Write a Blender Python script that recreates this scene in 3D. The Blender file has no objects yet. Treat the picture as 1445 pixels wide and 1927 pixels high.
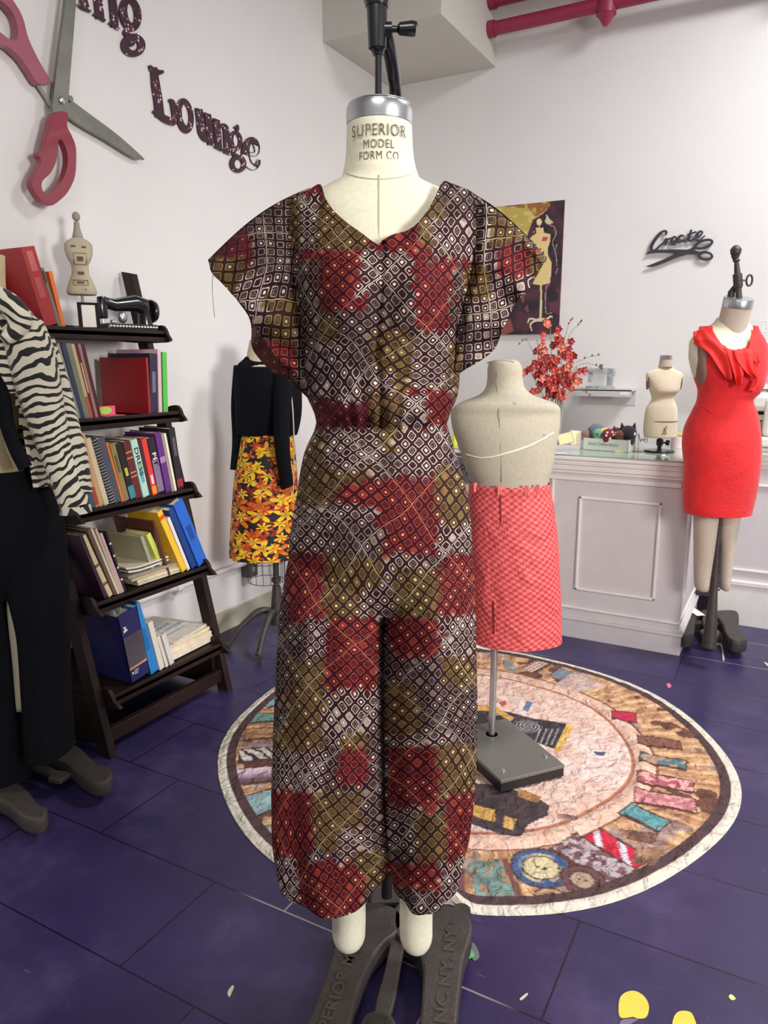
import bpy, bmesh, math, random
import numpy as np
from mathutils import Vector, Matrix
from math import sin, cos, pi, atan, atan2, radians, sqrt, hypot, tan, asin, acos
R_ = random.Random(7)
S = bpy.context.scene
# ------------------------------------------------------------------ camera
F = 1400.; CX = 722.5; CY = 963.5; HP = 680.; HC = 1.27
PIT = atan((CY-HP)/F); TH = radians(28.6)
fw = (-sin(TH), cos(TH)); rt = (cos(TH), sin(TH)); CAM = (2.3, 0., HC)
cd = bpy.data.cameras.new('camera'); cam = bpy.data.objects.new('camera', cd)
S.collection.objects.link(cam); S.camera = cam
cam.location = CAM; cam.rotation_euler = (pi/2-PIT, 0, TH)
cd.sensor_fit = 'HORIZONTAL'; cd.sensor_width = 36; cd.lens = 36*F/1445; cd.clip_start = .02
# ------------------------------------------------------------------ light
S.view_settings.view_transform = 'Standard'; S.view_settings.look = 'None'
S.view_settings.gamma = 1; S.view_settings.use_curve_mapping = False
S.view_settings.exposure = 0.12
w = bpy.data.worlds.new('room_fill'); S.world = w; w.use_nodes = True
w.node_tree.nodes['Background'].inputs[0].default_value = (.98, .97, 1, 1)
w.node_tree.nodes['Background'].inputs[1].default_value = .38
def area(name, loc, target, size, power, col, sy=None, spread=180):
    l = bpy.data.lights.new(name, 'AREA'); l.energy = power; l.color = col
    l.shape = 'RECTANGLE'; l.size = size; l.size_y = sy or size
    l.spread = radians(spread)
    o = bpy.data.objects.new(name, l); S.collection.objects.link(o); o.location = loc
    o.rotation_euler = (Vector(target)-Vector(loc)).to_track_quat('-Z', 'Y').to_euler(); return o
area('shop_window_light', (5.2, .30, 1.75), (.5, 2.4, .75), 1.0, 31, (1, .97, .935), .9, 80)
area('ceiling_or_fill_light', (3.2, 3.0, 3.6), (2.7, 3.8, 0), .9, 70, (.96, .975, 1), .6, 150)
area('ceiling_or_fill_light', (2.6, -.9, 3.3), (1.7, 1.9, 0), 1.2, 17, (1, .975, .94), .8, 105)  # fill lamp added behind the camera, not a known ceiling lamp
# ------------------------------------------------------------------ helpers
def rayd(px, py):
    a = (px-CX)/F; b = (CY-py)/F
    f = cos(PIT)+b*sin(PIT); u = -sin(PIT)+b*cos(PIT)
    return (fw[0]*f+rt[0]*a, fw[1]*f+rt[1]*a, u, f, a)
def hit(px, py, ax, val):
    r = rayd(px, py); t = (val-CAM[ax])/r[ax]; return tuple(CAM[i]+r[i]*t for i in range(3))
def FL(px, py, z=0.): return hit(px, py, 2, z)
def A2(px, py, d):                       # camera-heading plane at horizontal distance d -> (right, height)
    r = rayd(px, py); t = d/r[3]; return (r[4]*t, HC+r[2]*t)
def ydist(z, d):                         # inverse: image row of a height at distance d (on the middle line)
    dz = z-HC; zz = d*cos(PIT)-dz*sin(PIT); yy = d*sin(PIT)+dz*cos(PIT); return CY-F*yy/zz
def wpos(a, d): return (CAM[0]+fw[0]*d+rt[0]*a, CAM[1]+fw[1]*d+rt[1]*a)

def link(o): S.collection.objects.link(o); return o
def thing(name, label, cat, loc=(0, 0, 0), rz=0, group=None):
    o = link(bpy.data.objects.new(name, None)); o.location = loc; o.rotation_euler = (0, 0, rz)
    o.empty_display_size = .05
    o['label'] = label; o['category'] = cat
    if group: o['group'] = group
    return o
def tag(o, label, cat, group=None):
    o['label'] = label; o['category'] = cat
    if group: o['group'] = group
    return o
def meshobj(name, vs, fs, m=None, parent=None, smooth=False):
    me = bpy.data.meshes.new(name); me.from_pydata([tuple(v) for v in vs], [], [tuple(f) for f in fs])
    me.update()
    if m: me.materials.append(m)
    if smooth: me.polygons.foreach_set('use_smooth', [True]*len(me.polygons))
    o = link(bpy.data.objects.new(name, me))
    if parent: o.parent = parent
    return o
class MB:
    def __init__(s): s.v = []; s.f = []; s.sm = []
    def add(s, vs, fs, smooth=False, M=None):
        n = len(s.v)
        for v in vs: s.v.append(tuple(M @ Vector(v)) if M else tuple(v))
        for f in fs: s.f.append(tuple(i+n for i in f)); s.sm.append(smooth)
        return s
    def box(s, a, b, M=None, bev=0):
        bm = bmesh.new(); bmesh.ops.create_cube(bm, size=1)
        for v in bm.verts: v.co = Vector(((a[0]+b[0])/2+v.co.x*(b[0]-a[0]), (a[1]+b[1])/2+v.co.y*(b[1]-a[1]), (a[2]+b[2])/2+v.co.z*(b[2]-a[2])))
        if bev: bmesh.ops.bevel(bm, geom=list(bm.edges), offset=bev, segments=2, affect='EDGES', profile=.5)
        s.add([v.co.copy() for v in bm.verts], [[v.index for v in f.verts] for f in bm.faces], False, M); bm.free(); return s
    def tube(s, pts, r, n=10, cap=True, M=None, flat=None):
        pts = [Vector(p) for p in pts]; rs = r if hasattr(r, '__len__') else [r]*len(pts)
        vs = []; fs = []; prev = None
        for i, p in enumerate(pts):
            t = (pts[min(i+1, len(pts)-1)]-pts[max(i-1, 0)]).normalized()
            if prev is None:
                u = t.orthogonal().normalized()
            else:
                u = (prev-t*prev.dot(t)); u = u.normalized() if u.length > 1e-6 else t.orthogonal().normalized()
            prev = u; v = t.cross(u)
            for k in range(n):
                a = 2*pi*k/n; vs.append(p+(u*cos(a)+v*sin(a))*rs[i])
        for i in range(len(pts)-1):
            for k in range(n): fs.append((i*n+k, i*n+(k+1) % n, (i+1)*n+(k+1) % n, (i+1)*n+k))
        if cap: fs.append(tuple(range(n))[::-1]); fs.append(tuple((len(pts)-1)*n+k for k in range(n)))
        return s.add(vs, fs, True, M)
    def lathe(s, prof, n=32, M=None, ex=1, ey=1):    # prof: (r,z)
        vs = []; fs = []
        for r, z in prof:
            for k in range(n): a = 2*pi*k/n; vs.append((r*cos(a)*ex, r*sin(a)*ey, z))
        for i in range(len(prof)-1):
            for k in range(n): fs.append((i*n+k, i*n+(k+1) % n, (i+1)*n+(k+1) % n, (i+1)*n+k))
        fs.append(tuple(range(n))[::-1]); fs.append(tuple((len(prof)-1)*n+k for k in range(n)))
        return s.add(vs, fs, True, M)
    def ball(s, c, r, sx=1, sy=1, sz=1, n=14, M=None):
        prof = [(max(1e-4, sin(pi*i/n)), -cos(pi*i/n)) for i in range(n+1)]
        T = Matrix.Translation(c) @ Matrix.Diagonal((r*sx, r*sy, r*sz, 1))
        return s.lathe(prof, n+4, (M @ T) if M else T)
    def build(s, name, m=None, parent=None, auto=True):
        me = bpy.data.meshes.new(name); me.from_pydata(s.v, [], s.f); me.update()
        if m: me.materials.append(m)
        me.polygons.foreach_set('use_smooth', s.sm)
        if any(s.sm):
            try: me.set_sharp_from_angle(angle=radians(38))
            except Exception: pass
        o = link(bpy.data.objects.new(name, me))
        if parent: o.parent = parent
        return o
def smoothpoly(P, k=4, closed=True):
    n = len(P); out = []
    for i in range(n if closed else n-1):
        if closed: p0, p1, p2, p3 = P[(i-1) % n], P[i], P[(i+1) % n], P[(i+2) % n]
        else: p0, p1, p2, p3 = P[max(i-1, 0)], P[i], P[i+1], P[min(i+2, n-1)]
        for j in range(k):
            t = j/k
            out.append(tuple(.5*((2*p1[c])+(-p0[c]+p2[c])*t+(2*p0[c]-5*p1[c]+4*p2[c]-p3[c])*t*t+(-p0[c]+3*p1[c]-3*p2[c]+p3[c])*t**3) for c in range(len(p1))))
    if not closed: out.append(tuple(P[-1]))
    return out
def curve_mesh(cu):
    o = bpy.data.objects.new('tmp', cu); link(o)
    dg = bpy.context.evaluated_depsgraph_get(); ev = o.evaluated_get(dg); me = ev.to_mesh()
    vs = [v.co.copy() for v in me.vertices]; fs = [tuple(p.vertices) for p in me.polygons]
    ev.to_mesh_clear(); bpy.data.objects.remove(o); bpy.data.curves.remove(cu); return vs, fs
def shape(polys, thick, bevel=0):        # closed 2D outlines (holes allowed) extruded: w 0..thick
    cu = bpy.data.curves.new('c', 'CURVE'); cu.dimensions = '2D'; cu.fill_mode = 'BOTH'
    cu.extrude = thick/2; cu.bevel_depth = bevel; cu.bevel_resolution = 1
    for P in polys:
        sp = cu.splines.new('POLY'); sp.points.add(len(P)-1)
        for i, q in enumerate(P): sp.points[i].co = (q[0], q[1], 0, 1)
        sp.use_cyclic_u = True
    vs, fs = curve_mesh(cu); return [(v.x, v.y, v.z+thick/2) for v in vs], fs
def text(body, size, thick=.0006, sx=1, bold=0, spacing=1, mid=True):
    cu = bpy.data.curves.new('t', 'FONT'); cu.body = body; cu.size = size; cu.extrude = thick/2; cu.offset = bold
    cu.align_x = 'CENTER' if mid else 'LEFT'; cu.align_y = 'CENTER'; cu.space_character = spacing; cu.space_line = .85
    cu.resolution_u = 3
    vs, fs = curve_mesh(cu); return [(v.x*sx, v.y, v.z+thick/2) for v in vs], fs
def mapped(vf, fn): return [fn(*v) for v in vf[0]], vf[1]
def ribbon(path, ws, k=5):               # variable width stroke outline (2D)
    P = smoothpoly([(p[0], p[1], w_) for p, w_ in zip(path, ws)], k, False)
    Lp = []; Rp = []
    for i, p in enumerate(P):
        a = P[max(i-1, 0)]; b = P[min(i+1, len(P)-1)]; dx, dy = b[0]-a[0], b[1]-a[1]; l = hypot(dx, dy) or 1
        nx, ny = -dy/l*p[2]/2, dx/l*p[2]/2; Lp.append((p[0]+nx, p[1]+ny)); Rp.append((p[0]-nx, p[1]-ny))
    return Lp+Rp[::-1]
# numpy value noise
def vn(x, y, s=1., seed=0):
    x = np.asarray(x, float)*s+seed*17.3; y = np.asarray(y, float)*s+seed*5.1
    xi = np.floor(x); yi = np.floor(y); fx = x-xi; fy = y-yi; fx = fx*fx*(3-2*fx); fy = fy*fy*(3-2*fy)
    def h(a, b): q = np.sin(a*127.1+b*311.7+seed)*43758.5453; return q-np.floor(q)
    return (h(xi, yi)*(1-fx)+h(xi+1, yi)*fx)*(1-fy)+(h(xi, yi+1)*(1-fx)+h(xi+1, yi+1)*fx)*fy
def fbm(x, y, s, seed=0): return (vn(x, y, s, seed)+.5*vn(x, y, 2*s, seed+1)+.25*vn(x, y, 4*s, seed+2))/1.75
def inpoly(x, y, P):
    r = np.zeros(np.shape(x), bool); n = len(P)
    for i in range(n):
        x1, y1 = P[i]; x2, y2 = P[(i+1) % n]
        if y1 == y2: continue
        c = ((y1 > y) != (y2 > y)) & (x < (x2-x1)*(y-y1)/(y2-y1)+x1); r ^= c
    return r
def set_col(o, name, arr):
    at = o.data.color_attributes.new(name, 'FLOAT_COLOR', 'POINT')
    a = np.ones((len(o.data.vertices), 4)); a[:, :3] = arr; at.data.foreach_set('color', a.ravel())
def set_uv(o, uv):                       # per-vertex uv
    me = o.data
    l = me.uv_layers.get('UVMap') or me.uv_layers.new(name='UVMap'); idx = np.zeros(len(me.loops), int); me.loops.foreach_get('vertex_index', idx)
    l.data.foreach_set('uv', np.asarray(uv)[idx].ravel())
# ------------------------------------------------------------------ materials
def srgb(r, g, b):
    f = lambda c: (c/12.92 if c <= .04045 else ((c+.055)/1.055)**2.4)
    return (f(r/255), f(g/255), f(b/255), 1)
class NT:
    def __init__(s, name):
        s.m = bpy.data.materials.new(name); s.m.use_nodes = True; s.t = s.m.node_tree; s.n = s.t.nodes
        s.b = s.n['Principled BSDF']
    def new(s, ty, **k):
        n = s.n.new(ty)
        for a, v in k.items(): setattr(n, a, v)
        return n
    def l(s, a, b): s.t.links.new(a, b)
    def val(s, x, sock):
        if hasattr(x, 'links') or hasattr(x, 'is_linked'): s.l(x, sock)
        else: sock.default_value = x
    def math(s, op, a, b=0., c=None, clamp=False):
        n = s.new('ShaderNodeMath', operation=op, use_clamp=clamp); s.val(a, n.inputs[0]); s.val(b, n.inputs[1])
        if c is not None: s.val(c, n.inputs[2])
        return n.outputs[0]
    def mix(s, f, a, b, ty='MIX'):
        n = s.new('ShaderNodeMix', data_type='RGBA', blend_type=ty); s.val(f, n.inputs[0]); s.val(a, n.inputs[6]); s.val(b, n.inputs[7]); return n.outputs[2]
    def noise(s, v, sc, det=2, rough=.5, dist=0):
        n = s.new('ShaderNodeTexNoise'); n.inputs['Scale'].default_value = sc; n.inputs['Detail'].default_value = det
        n.inputs['Roughness'].default_value = rough; n.inputs['Distortion'].default_value = dist
        if v: s.l(v, n.inputs['Vector'])
        return n
    def ramp(s, f, stops, interp='LINEAR'):
        n = s.new('ShaderNodeValToRGB'); n.color_ramp.interpolation = interp
        e = n.color_ramp.elements
        while len(e) < len(stops): e.new(.5)
        for i, (p, c) in enumerate(stops): e[i].position = p; e[i].color = c if len(c) == 4 else (*c, 1)
        s.l(f, n.inputs[0]); return n.outputs[0]
    def bump(s, h, st, dist=.01):
        n = s.new('ShaderNodeBump'); n.inputs['Strength'].default_value = st; n.inputs['Distance'].default_value = dist
        s.l(h, n.inputs['Height']); s.l(n.outputs[0], s.b.inputs['Normal']); return n
    def step(s, x, lo, hi):
        n = s.new('ShaderNodeMapRange', interpolation_type='SMOOTHSTEP'); s.val(x, n.inputs[0]); n.inputs[1].default_value = lo; n.inputs[2].default_value = hi
        return n.outputs[0]
    def col(s, x): s.val(x, s.b.inputs['Base Color'])
_mc = {}
def mat(name, c, rough=.6, metal=0, var=.08, bump=0, bs=60, sheen=0, spec=.5, coat=0, trans=0, ior=1.45, alpha=1):
    if name in _mc: return _mc[name]
    t = NT(name); co = t.new('ShaderNodeTexCoord').outputs['Object']
    if var:
        n = t.noise(co, bs*.25, 3); f = n.outputs[0]
        lo = tuple(max(0, x*(1-var)) for x in c[:3])+(1,); hi = tuple(min(1, x*(1+var)) for x in c[:3])+(1,)
        t.col(t.ramp(f, [(.3, lo), (.7, hi)]))
    else: t.b.inputs['Base Color'].default_value = c
    t.b.inputs['Roughness'].default_value = rough; t.b.inputs['Metallic'].default_value = metal
    t.b.inputs['Specular IOR Level'].default_value = spec
    if sheen: t.b.inputs['Sheen Weight'].default_value = sheen
    if coat: t.b.inputs['Coat Weight'].default_value = coat
    if trans: t.b.inputs['Transmission Weight'].default_value = trans; t.b.inputs['IOR'].default_value = ior
    if alpha < 1: t.b.inputs['Alpha'].default_value = alpha
    if bump: n2 = t.noise(co, bs, 4); t.bump(n2.outputs[0], bump, .004)
    _mc[name] = t.m; return t.m
def attr_mat(name, attr, rough=.8, bump=0, bs=40, bdist=.01):
    t = NT(name); a = t.new('ShaderNodeAttribute', attribute_name=attr); t.col(a.outputs['Color'])
    t.b.inputs['Roughness'].default_value = rough
    if bump:
        co = t.new('ShaderNodeTexCoord').outputs['Object']; n = t.noise(co, bs, 3, .5, .6); t.bump(n.outputs[0], bump, bdist)
    return t.m
# wall plaster
def plaster(name, c):
    t = NT(name); co = t.new('ShaderNodeTexCoord').outputs['Object']
    n = t.noise(co, 1.7, 4, .6); t.col(t.ramp(n.outputs[0], [(.3, tuple(x*.94 for x in c[:3])), (.75, c[:3])]))
    t.b.inputs['Roughness'].default_value = .62
    n2 = t.noise(co, 55, 4, .6); t.bump(n2.outputs[0], .12, .004); return t.m
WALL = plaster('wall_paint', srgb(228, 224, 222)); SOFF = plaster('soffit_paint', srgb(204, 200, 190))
# dark blue painted floor tiles
def floor_mat():
    t = NT('painted_floor'); co = t.new('ShaderNodeTexCoord').outputs['Object']
    mp = t.new('ShaderNodeMapping'); t.l(co, mp.inputs[0]); mp.inputs['Location'].default_value = (-.74, -.93, 0)
    b = t.new('ShaderNodeTexBrick'); t.l(mp.outputs[0], b.inputs['Vector']); b.inputs['Scale'].default_value = 1
    b.inputs['Brick Width'].default_value = .62; b.inputs['Row Height'].default_value = .302; b.inputs['Mortar Size'].default_value = .0022
    b.inputs['Mortar Smooth'].default_value = 0; b.offset = .34; b.offset_frequency = 2
    b.inputs['Color1'].default_value = (.0, 0, 0, 1); b.inputs['Color2'].default_value = (1, 1, 1, 1)
    base = t.mix(b.outputs['Color'], srgb(46, 38, 78), srgb(54, 46, 86))
    n = t.noise(co, 2.2, 5, .65); base = t.mix(t.step(n.outputs[0], .45, .75), base, srgb(78, 66, 108))
    sc = t.new('ShaderNodeMapping'); t.l(co, sc.inputs[0]); sc.inputs['Scale'].default_value = (1, 9, 1); sc.inputs['Rotation'].default_value = (0, 0, .8)
    n3 = t.noise(sc.outputs[0], 16, 3, .6); base = t.mix(t.step(n3.outputs[0], .70, .76), base, srgb(112, 104, 128))
    n4 = t.noise(co, 230, 1); base = t.mix(t.step(n4.outputs[0], .77, .80), base, srgb(150, 145, 155))
    nm = t.noise(co, 1.3, 2); mc = t.mix(t.step(nm.outputs[0], .5, .6), srgb(22, 17, 38), srgb(150, 140, 140))
    t.col(t.mix(b.outputs['Fac'], base, mc))
    rn = t.noise(co, 5, 4); t.l(t.ramp(rn.outputs[0], [(.3, (.26,)*3), (.7, (.48,)*3)]), t.b.inputs['Roughness'])
    n2 = t.noise(co, 30, 4); bm = t.bump(n2.outputs[0], .12, .004); return t.m
FLOORM = floor_mat()
# patchwork print of the jumpsuit: per-cell concentric squares on lattice uv
def print_mat():
    t = NT('square_print_fabric'); uv = t.new('ShaderNodeUVMap').outputs[0]
    n = t.noise(uv, .16, 2, .5); nv = t.new('ShaderNodeVectorMath', operation='MULTIPLY_ADD'); t.l(n.outputs['Color'], nv.inputs[0])
    nv.inputs[1].default_value = (.9, .9, 0); t.l(uv, nv.inputs[2])
    n1 = t.noise(uv, 2.6, 2, .6); nv1 = t.new('ShaderNodeVectorMath', operation='MULTIPLY_ADD'); t.l(n1.outputs['Color'], nv1.inputs[0])
    nv1.inputs[1].default_value = (.16, .16, 0); t.l(nv.outputs[0], nv1.inputs[2])
    sep = t.new('ShaderNodeSeparateXYZ'); t.l(nv1.outputs[0], sep.inputs[0])
    fx = t.math('SUBTRACT', t.math('FRACT', sep.outputs[0]), .5); fy = t.math('SUBTRACT', t.math('FRACT', sep.outputs[1]), .5)
    cx = t.math('FLOOR', sep.outputs[0]); cy = t.math('FLOOR', sep.outputs[1])
    cv = t.new('ShaderNodeCombineXYZ'); t.l(cx, cv.inputs[0]); t.l(cy, cv.inputs[1])
    wn = t.new('ShaderNodeTexWhiteNoise', noise_dimensions='2D'); t.l(cv.outputs[0], wn.inputs[0])
    rs = t.new('ShaderNodeSeparateColor'); t.l(wn.outputs['Color'], rs.inputs[0])
    p = lambda v: t.math('POWER', t.math('ABSOLUTE', v), 6.)
    d = t.math('POWER', t.math('ADD', p(fx), p(fy)), .16667)
    d = t.math('ADD', d, t.math('MULTIPLY', t.math('SUBTRACT', rs.outputs[0], .5), .05))
    A = lambda nm: t.new('ShaderNodeAttribute', attribute_name=nm).outputs['Color']
    line, fill, ground, pale = A('line'), A('fill'), A('ground'), A('pale')
    ring = t.math('MULTIPLY', t.step(d, .285, .305), t.math('SUBTRACT', 1, t.step(d, .36, .38)))
    ring2 = t.math('MULTIPLY', t.step(d, .09, .11), t.math('SUBTRACT', 1, t.step(d, .165, .19)))
    inside = t.math('SUBTRACT', 1, t.step(d, .26, .28))
    c = t.mix(inside, ground, fill)
    c = t.mix(t.math('MULTIPLY', t.math('MULTIPLY', inside, t.math('GREATER_THAN', rs.outputs[0], .90)), .75), c, line)
    c = t.mix(t.math('MULTIPLY', ring2, t.step(rs.outputs[1], .25, .4)), c, t.mix(.72, line, fill))
    c = t.mix(ring, c, line)
    dot = t.math('MULTIPLY', t.math('SUBTRACT', 1, t.step(d, .10, .13)), t.math('GREATER_THAN', rs.outputs[2], .62))
    c = t.mix(dot, c, pale)
    # long pale lines on some lattice boundaries
    per = t.math('FRACT', t.math('DIVIDE', t.math('ADD', cx, .5), 6.)); gl = t.math('LESS_THAN', per, .17)
    e1 = t.math('MULTIPLY', gl, t.math('LESS_THAN', fx, -.435))
    per2 = t.math('FRACT', t.math('DIVIDE', t.math('ADD', cy, .5), 7.)); gl2 = t.math('LESS_THAN', per2, .15)
    e2 = t.math('MULTIPLY', gl2, t.math('LESS_THAN', fy, -.435))
    c = t.mix(t.math('MULTIPLY', t.math('MAXIMUM', e1, e2), .75), c, pale)
    n5 = t.noise(uv, 9, 2); c = t.mix(.35, c, t.mix(n5.outputs[0], (.35, .35, .35, 1), (1.5, 1.5, 1.5, 1)), 'MULTIPLY')
    t.col(c); t.b.inputs['Roughness'].default_value = .8; t.b.inputs['Specular IOR Level'].default_value = .2
    co = t.new('ShaderNodeTexCoord').outputs['Object']; nb = t.noise(co, 28, 3, .55, .5); t.bump(nb.outputs[0], .25, .01)
    return t.m
PRINT = print_mat()
CREAM = mat('form_linen', srgb(232, 226, 200), .85, var=.05, bump=.2, bs=500, sheen=.2)
DIML = mat('dimmed_linen', srgb(184, 174, 154), .9, var=.06, bump=.25, bs=400)  # cream linen darkened: weak light on the form's back put into the colour
CREAM2 = mat('aged_linen', srgb(204, 194, 166), .85, var=.06, bump=.2, bs=400, sheen=.2)
STEEL = mat('brushed_steel', srgb(190, 192, 194), .3, .9, var=.06)
IRON = mat('cast_iron', srgb(74, 68, 65), .5, .35, var=.15, bump=.5, bs=120)
BLACKM = mat('black_enamel', (.012, .011, .014, 1), .25, .2, var=0, coat=.5)
DWOOD = mat('espresso_wood', srgb(36, 22, 20), .5, var=.35, bump=.15, bs=30, spec=.3)
BLACKC = mat('black_cloth', (.0045, .0045, .007, 1), .95, var=.15, bump=.3, bs=30, spec=.15)
TRIMW = mat('panel_paint', srgb(214, 207, 208), .45, var=.03)
TRIML = mat('moulding_paint', srgb(236, 231, 226), .4, var=.03)
INK = mat('black_ink', (.03, .028, .025, 1), .7, var=0)
GOLD = mat('gilt_lettering', srgb(205, 190, 160), .5, var=0)
WHITEP = mat('white_paper', srgb(232, 228, 216), .8, var=.04)
PAGES = mat('page_edges', srgb(222, 208, 178), .85, var=.12, bs=200)
# ------------------------------------------------------------------ lofts
def cubic(ts, xs, q):
    ts = np.asarray(ts, float); xs = np.asarray(xs, float); m = np.gradient(xs, ts)
    for i in range(1, len(ts)-1):        # monotone limit
        a = xs[i]-xs[i-1]; b = xs[i+1]-xs[i]
        if a*b <= 0: m[i] = 0
    i = np.clip(np.searchsorted(ts, q)-1, 0, len(ts)-2); h = ts[i+1]-ts[i]; t = (q-ts[i])/h
    return (2*t**3-3*t**2+1)*xs[i]+(t**3-2*t**2+t)*h*m[i]+(-2*t**3+3*t**2)*xs[i+1]+(t**3-t**2)*h*m[i+1]
def loft(name, keys, m, parent, nz=60, n=48, fold=None, caps=(1, 1), zoff=None, exp=2., byc=0.):
    """keys: (z, xl, xr, front, back[, ycentre]) top to bottom, local x right, y away. returns obj, arrays"""
    K = np.array([list(k)+[byc]*(6-len(k)) for k in keys], float); s = np.arange(len(K), dtype=float)
    L_ = np.concatenate([[0], np.cumsum(np.abs(np.diff(K[:, 0]))+np.abs(np.diff(K[:, 2]-K[:, 1]))*.3+1e-5)])
    q = np.linspace(0, L_[-1], nz+1); C_ = [cubic(L_, K[:, j], q) for j in range(6)]
    th = np.linspace(0, 2*pi, n, endpoint=False)
    T, Q = np.meshgrid(th, np.arange(nz+1)); z = C_[0][Q]; xl = C_[1][Q]; xr = C_[2][Q]
    cx = (xl+xr)/2; rx = (xr-xl)/2; c_, s_ = np.cos(T), np.sin(T)
    r = (np.abs(c_)**exp+np.abs(s_)**exp)**(-1/exp)
    d = np.where(s_ < 0, C_[3][Q], C_[4][Q])
    f = np.ones_like(z) if fold is None else fold(T, Q/nz, z)
    X = cx+rx*c_*r*(1+(f-1)*(.3+.7*np.abs(s_))); Y = C_[5][Q]+d*s_*r*f; Z = z.copy()
    if zoff is not None: Z = Z+zoff(X, Y, Q/nz)
    vs = np.stack([X.ravel(), Y.ravel(), Z.ravel()], 1)
    fs = [(i*n+k, (i+1)*n+k, (i+1)*n+(k+1) % n, i*n+(k+1) % n) for i in range(nz) for k in range(n)]
    if caps[0]: fs.append(tuple(range(n)))
    if caps[1]: fs.append(tuple(nz*n+k for k in range(n))[::-1])
    o = meshobj(name, vs, fs, m, parent, True)
    me = o.data
    me.polygons.foreach_set('use_smooth', [len(p.vertices) == 4 for p in me.polygons])
    uv = np.stack([(T*(.5*(np.mean(rx)+np.mean(d)))).ravel(), z.ravel()], 1); set_uv(o, uv)
    return o, vs
def pk(rows, d, cx0, zs=0):              # pixel rows (y,xl,xr,front,back[,yc]) -> local keys
    out = []
    for r in rows:
        al, z = A2(r[1], r[0], d); ar, _ = A2(r[2], r[0], d)
        if zs: z = A2(r[1], r[0], d-zs*r[3])[1]
        out.append([z, al-cx0, ar-cx0]+list(r[3:]))
    return out
def grid(name, vs, nr, nc, m, parent, flip=False):
    fs = [(i*nc+j, i*nc+j+1, (i+1)*nc+j+1, (i+1)*nc+j) for i in range(nr-1) for j in range(nc-1)]
    if flip: fs = [f[::-1] for f in fs]
    return meshobj(name, vs, fs, m, parent, True)
# ------------------------------------------------------------------ the room
WB = 4.3; CT = .86
def struct(o): o['kind'] = 'structure'; return o
b = MB(); b.add([(-.0, -3, 0), (6, -3, 0), (6, WB, 0), (0, WB, 0)], [(0, 1, 2, 3)]); b.add([(-.1, -3, -.1), (6, -3, -.1), (6, WB, -.1), (-.1, WB, -.1)], [(3, 2, 1, 0)])
struct(b.build('floor', FLOORM))
struct(MB().box((-.12, -3, -.05), (0, WB, 4.1)).build('wall_left', WALL))
struct(MB().box((-.12, WB, -.05), (6, WB+.12, 4.1)).build('wall_back', WALL))
struct(MB().box((-.12, -3, 4.1), (6, WB+.12, 4.2)).build('ceiling', mat('ceiling_paint', srgb(178, 170, 164), .8, var=.03)))
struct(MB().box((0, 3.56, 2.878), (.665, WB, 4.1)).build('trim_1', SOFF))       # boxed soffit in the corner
struct(MB().box((0, -3, 0), (.012, 3.2, .10), bev=.003).box((0, 3.2, 0), (.012, WB, .10)).build('baseboard_left', mat('old_skirting', srgb(188, 182, 160), .6, var=.15)))
# pipe along the left wall
t = thing('wall_pipe', 'thin white-painted pipe running low along the left wall behind the shelf', 'pipe', (.03, 0, .305))
MB().tube([(0, -2.5, .01), (0, WB, 0)], .013, 10).build('pipe_run', TRIMW, t)
for y in (1.2, 2.28, 3.3): MB().tube([(0, y, 0), (0, y+.03, 0)], .019, 10).box((-.03, y+.005, -.03), (0, y+.02, .0)).build('pipe_clip', TRIMW, t)
t = thing('outlet_box', 'grey electrical box on the left wall behind the floral skirt form', 'electrical box', (.0, 2.79, .30))
MB().box((0, -.035, -.07), (.05, .035, .07), bev=.006).build('housing', mat('grey_box', srgb(84, 80, 82), .5), t)
for z in (-.03, .03): MB().lathe([(.012, .0), (.012, .003)], 14, Matrix.Translation((.05, 0, z)) @ Matrix.Rotation(pi/2, 4, 'Y')).build('socket', mat('socket_grey', srgb(150, 148, 145), .5), t)
# red sprinkler pipes
RED = mat('pipe_red', srgb(150, 42, 72), .45, var=.05)
pz1 = hit(915, 57, 1, WB-.12)[2]; pz2 = hit(921, 8, 1, WB-.12)[2]
for z, nm, gl in ((pz1, 'lower', 1), (pz2+.02, 'upper', 0)):
    t = thing('sprinkler_pipe', 'thick red ceiling pipe along the back wall, %s of the two' % nm, 'pipe', (.67, WB-.12, z))
    MB().tube([(0, 0, 0), (5, 0, 0)], .034 if gl else .04, 16).build('pipe_run', RED, t)
    MB().tube([(-.004, 0, 0), (.03, 0, 0)], .042 if gl else .048, 16).build('collar', RED, t)
    if gl:
        for x in (.62, 1.5):
            MB().tube([(x, 0, .05), (x, 0, -.05)], .05, 16).tube([(x, -.0, -.05), (x, -.0, -.10)], [.045, .012], 12).build('sprinkler_fitting', RED, t)
# ceiling lamp (above the frame), and a panel added at the fill lamp
for x, y, z in ((3.5, 3.0, 3.74), (2.6, -.9, 3.34)):
    t = thing('ceiling_or_fill_panel', 'white ceiling light panel %s' % ('near the back wall' if y > 0 else 'behind the camera, added for the fill light'), 'ceiling light', (x, y, z))
    MB().box((-.46, -.32, 0), (.46, .32, .05)).build('lamp_frame', TRIML, t)
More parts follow.
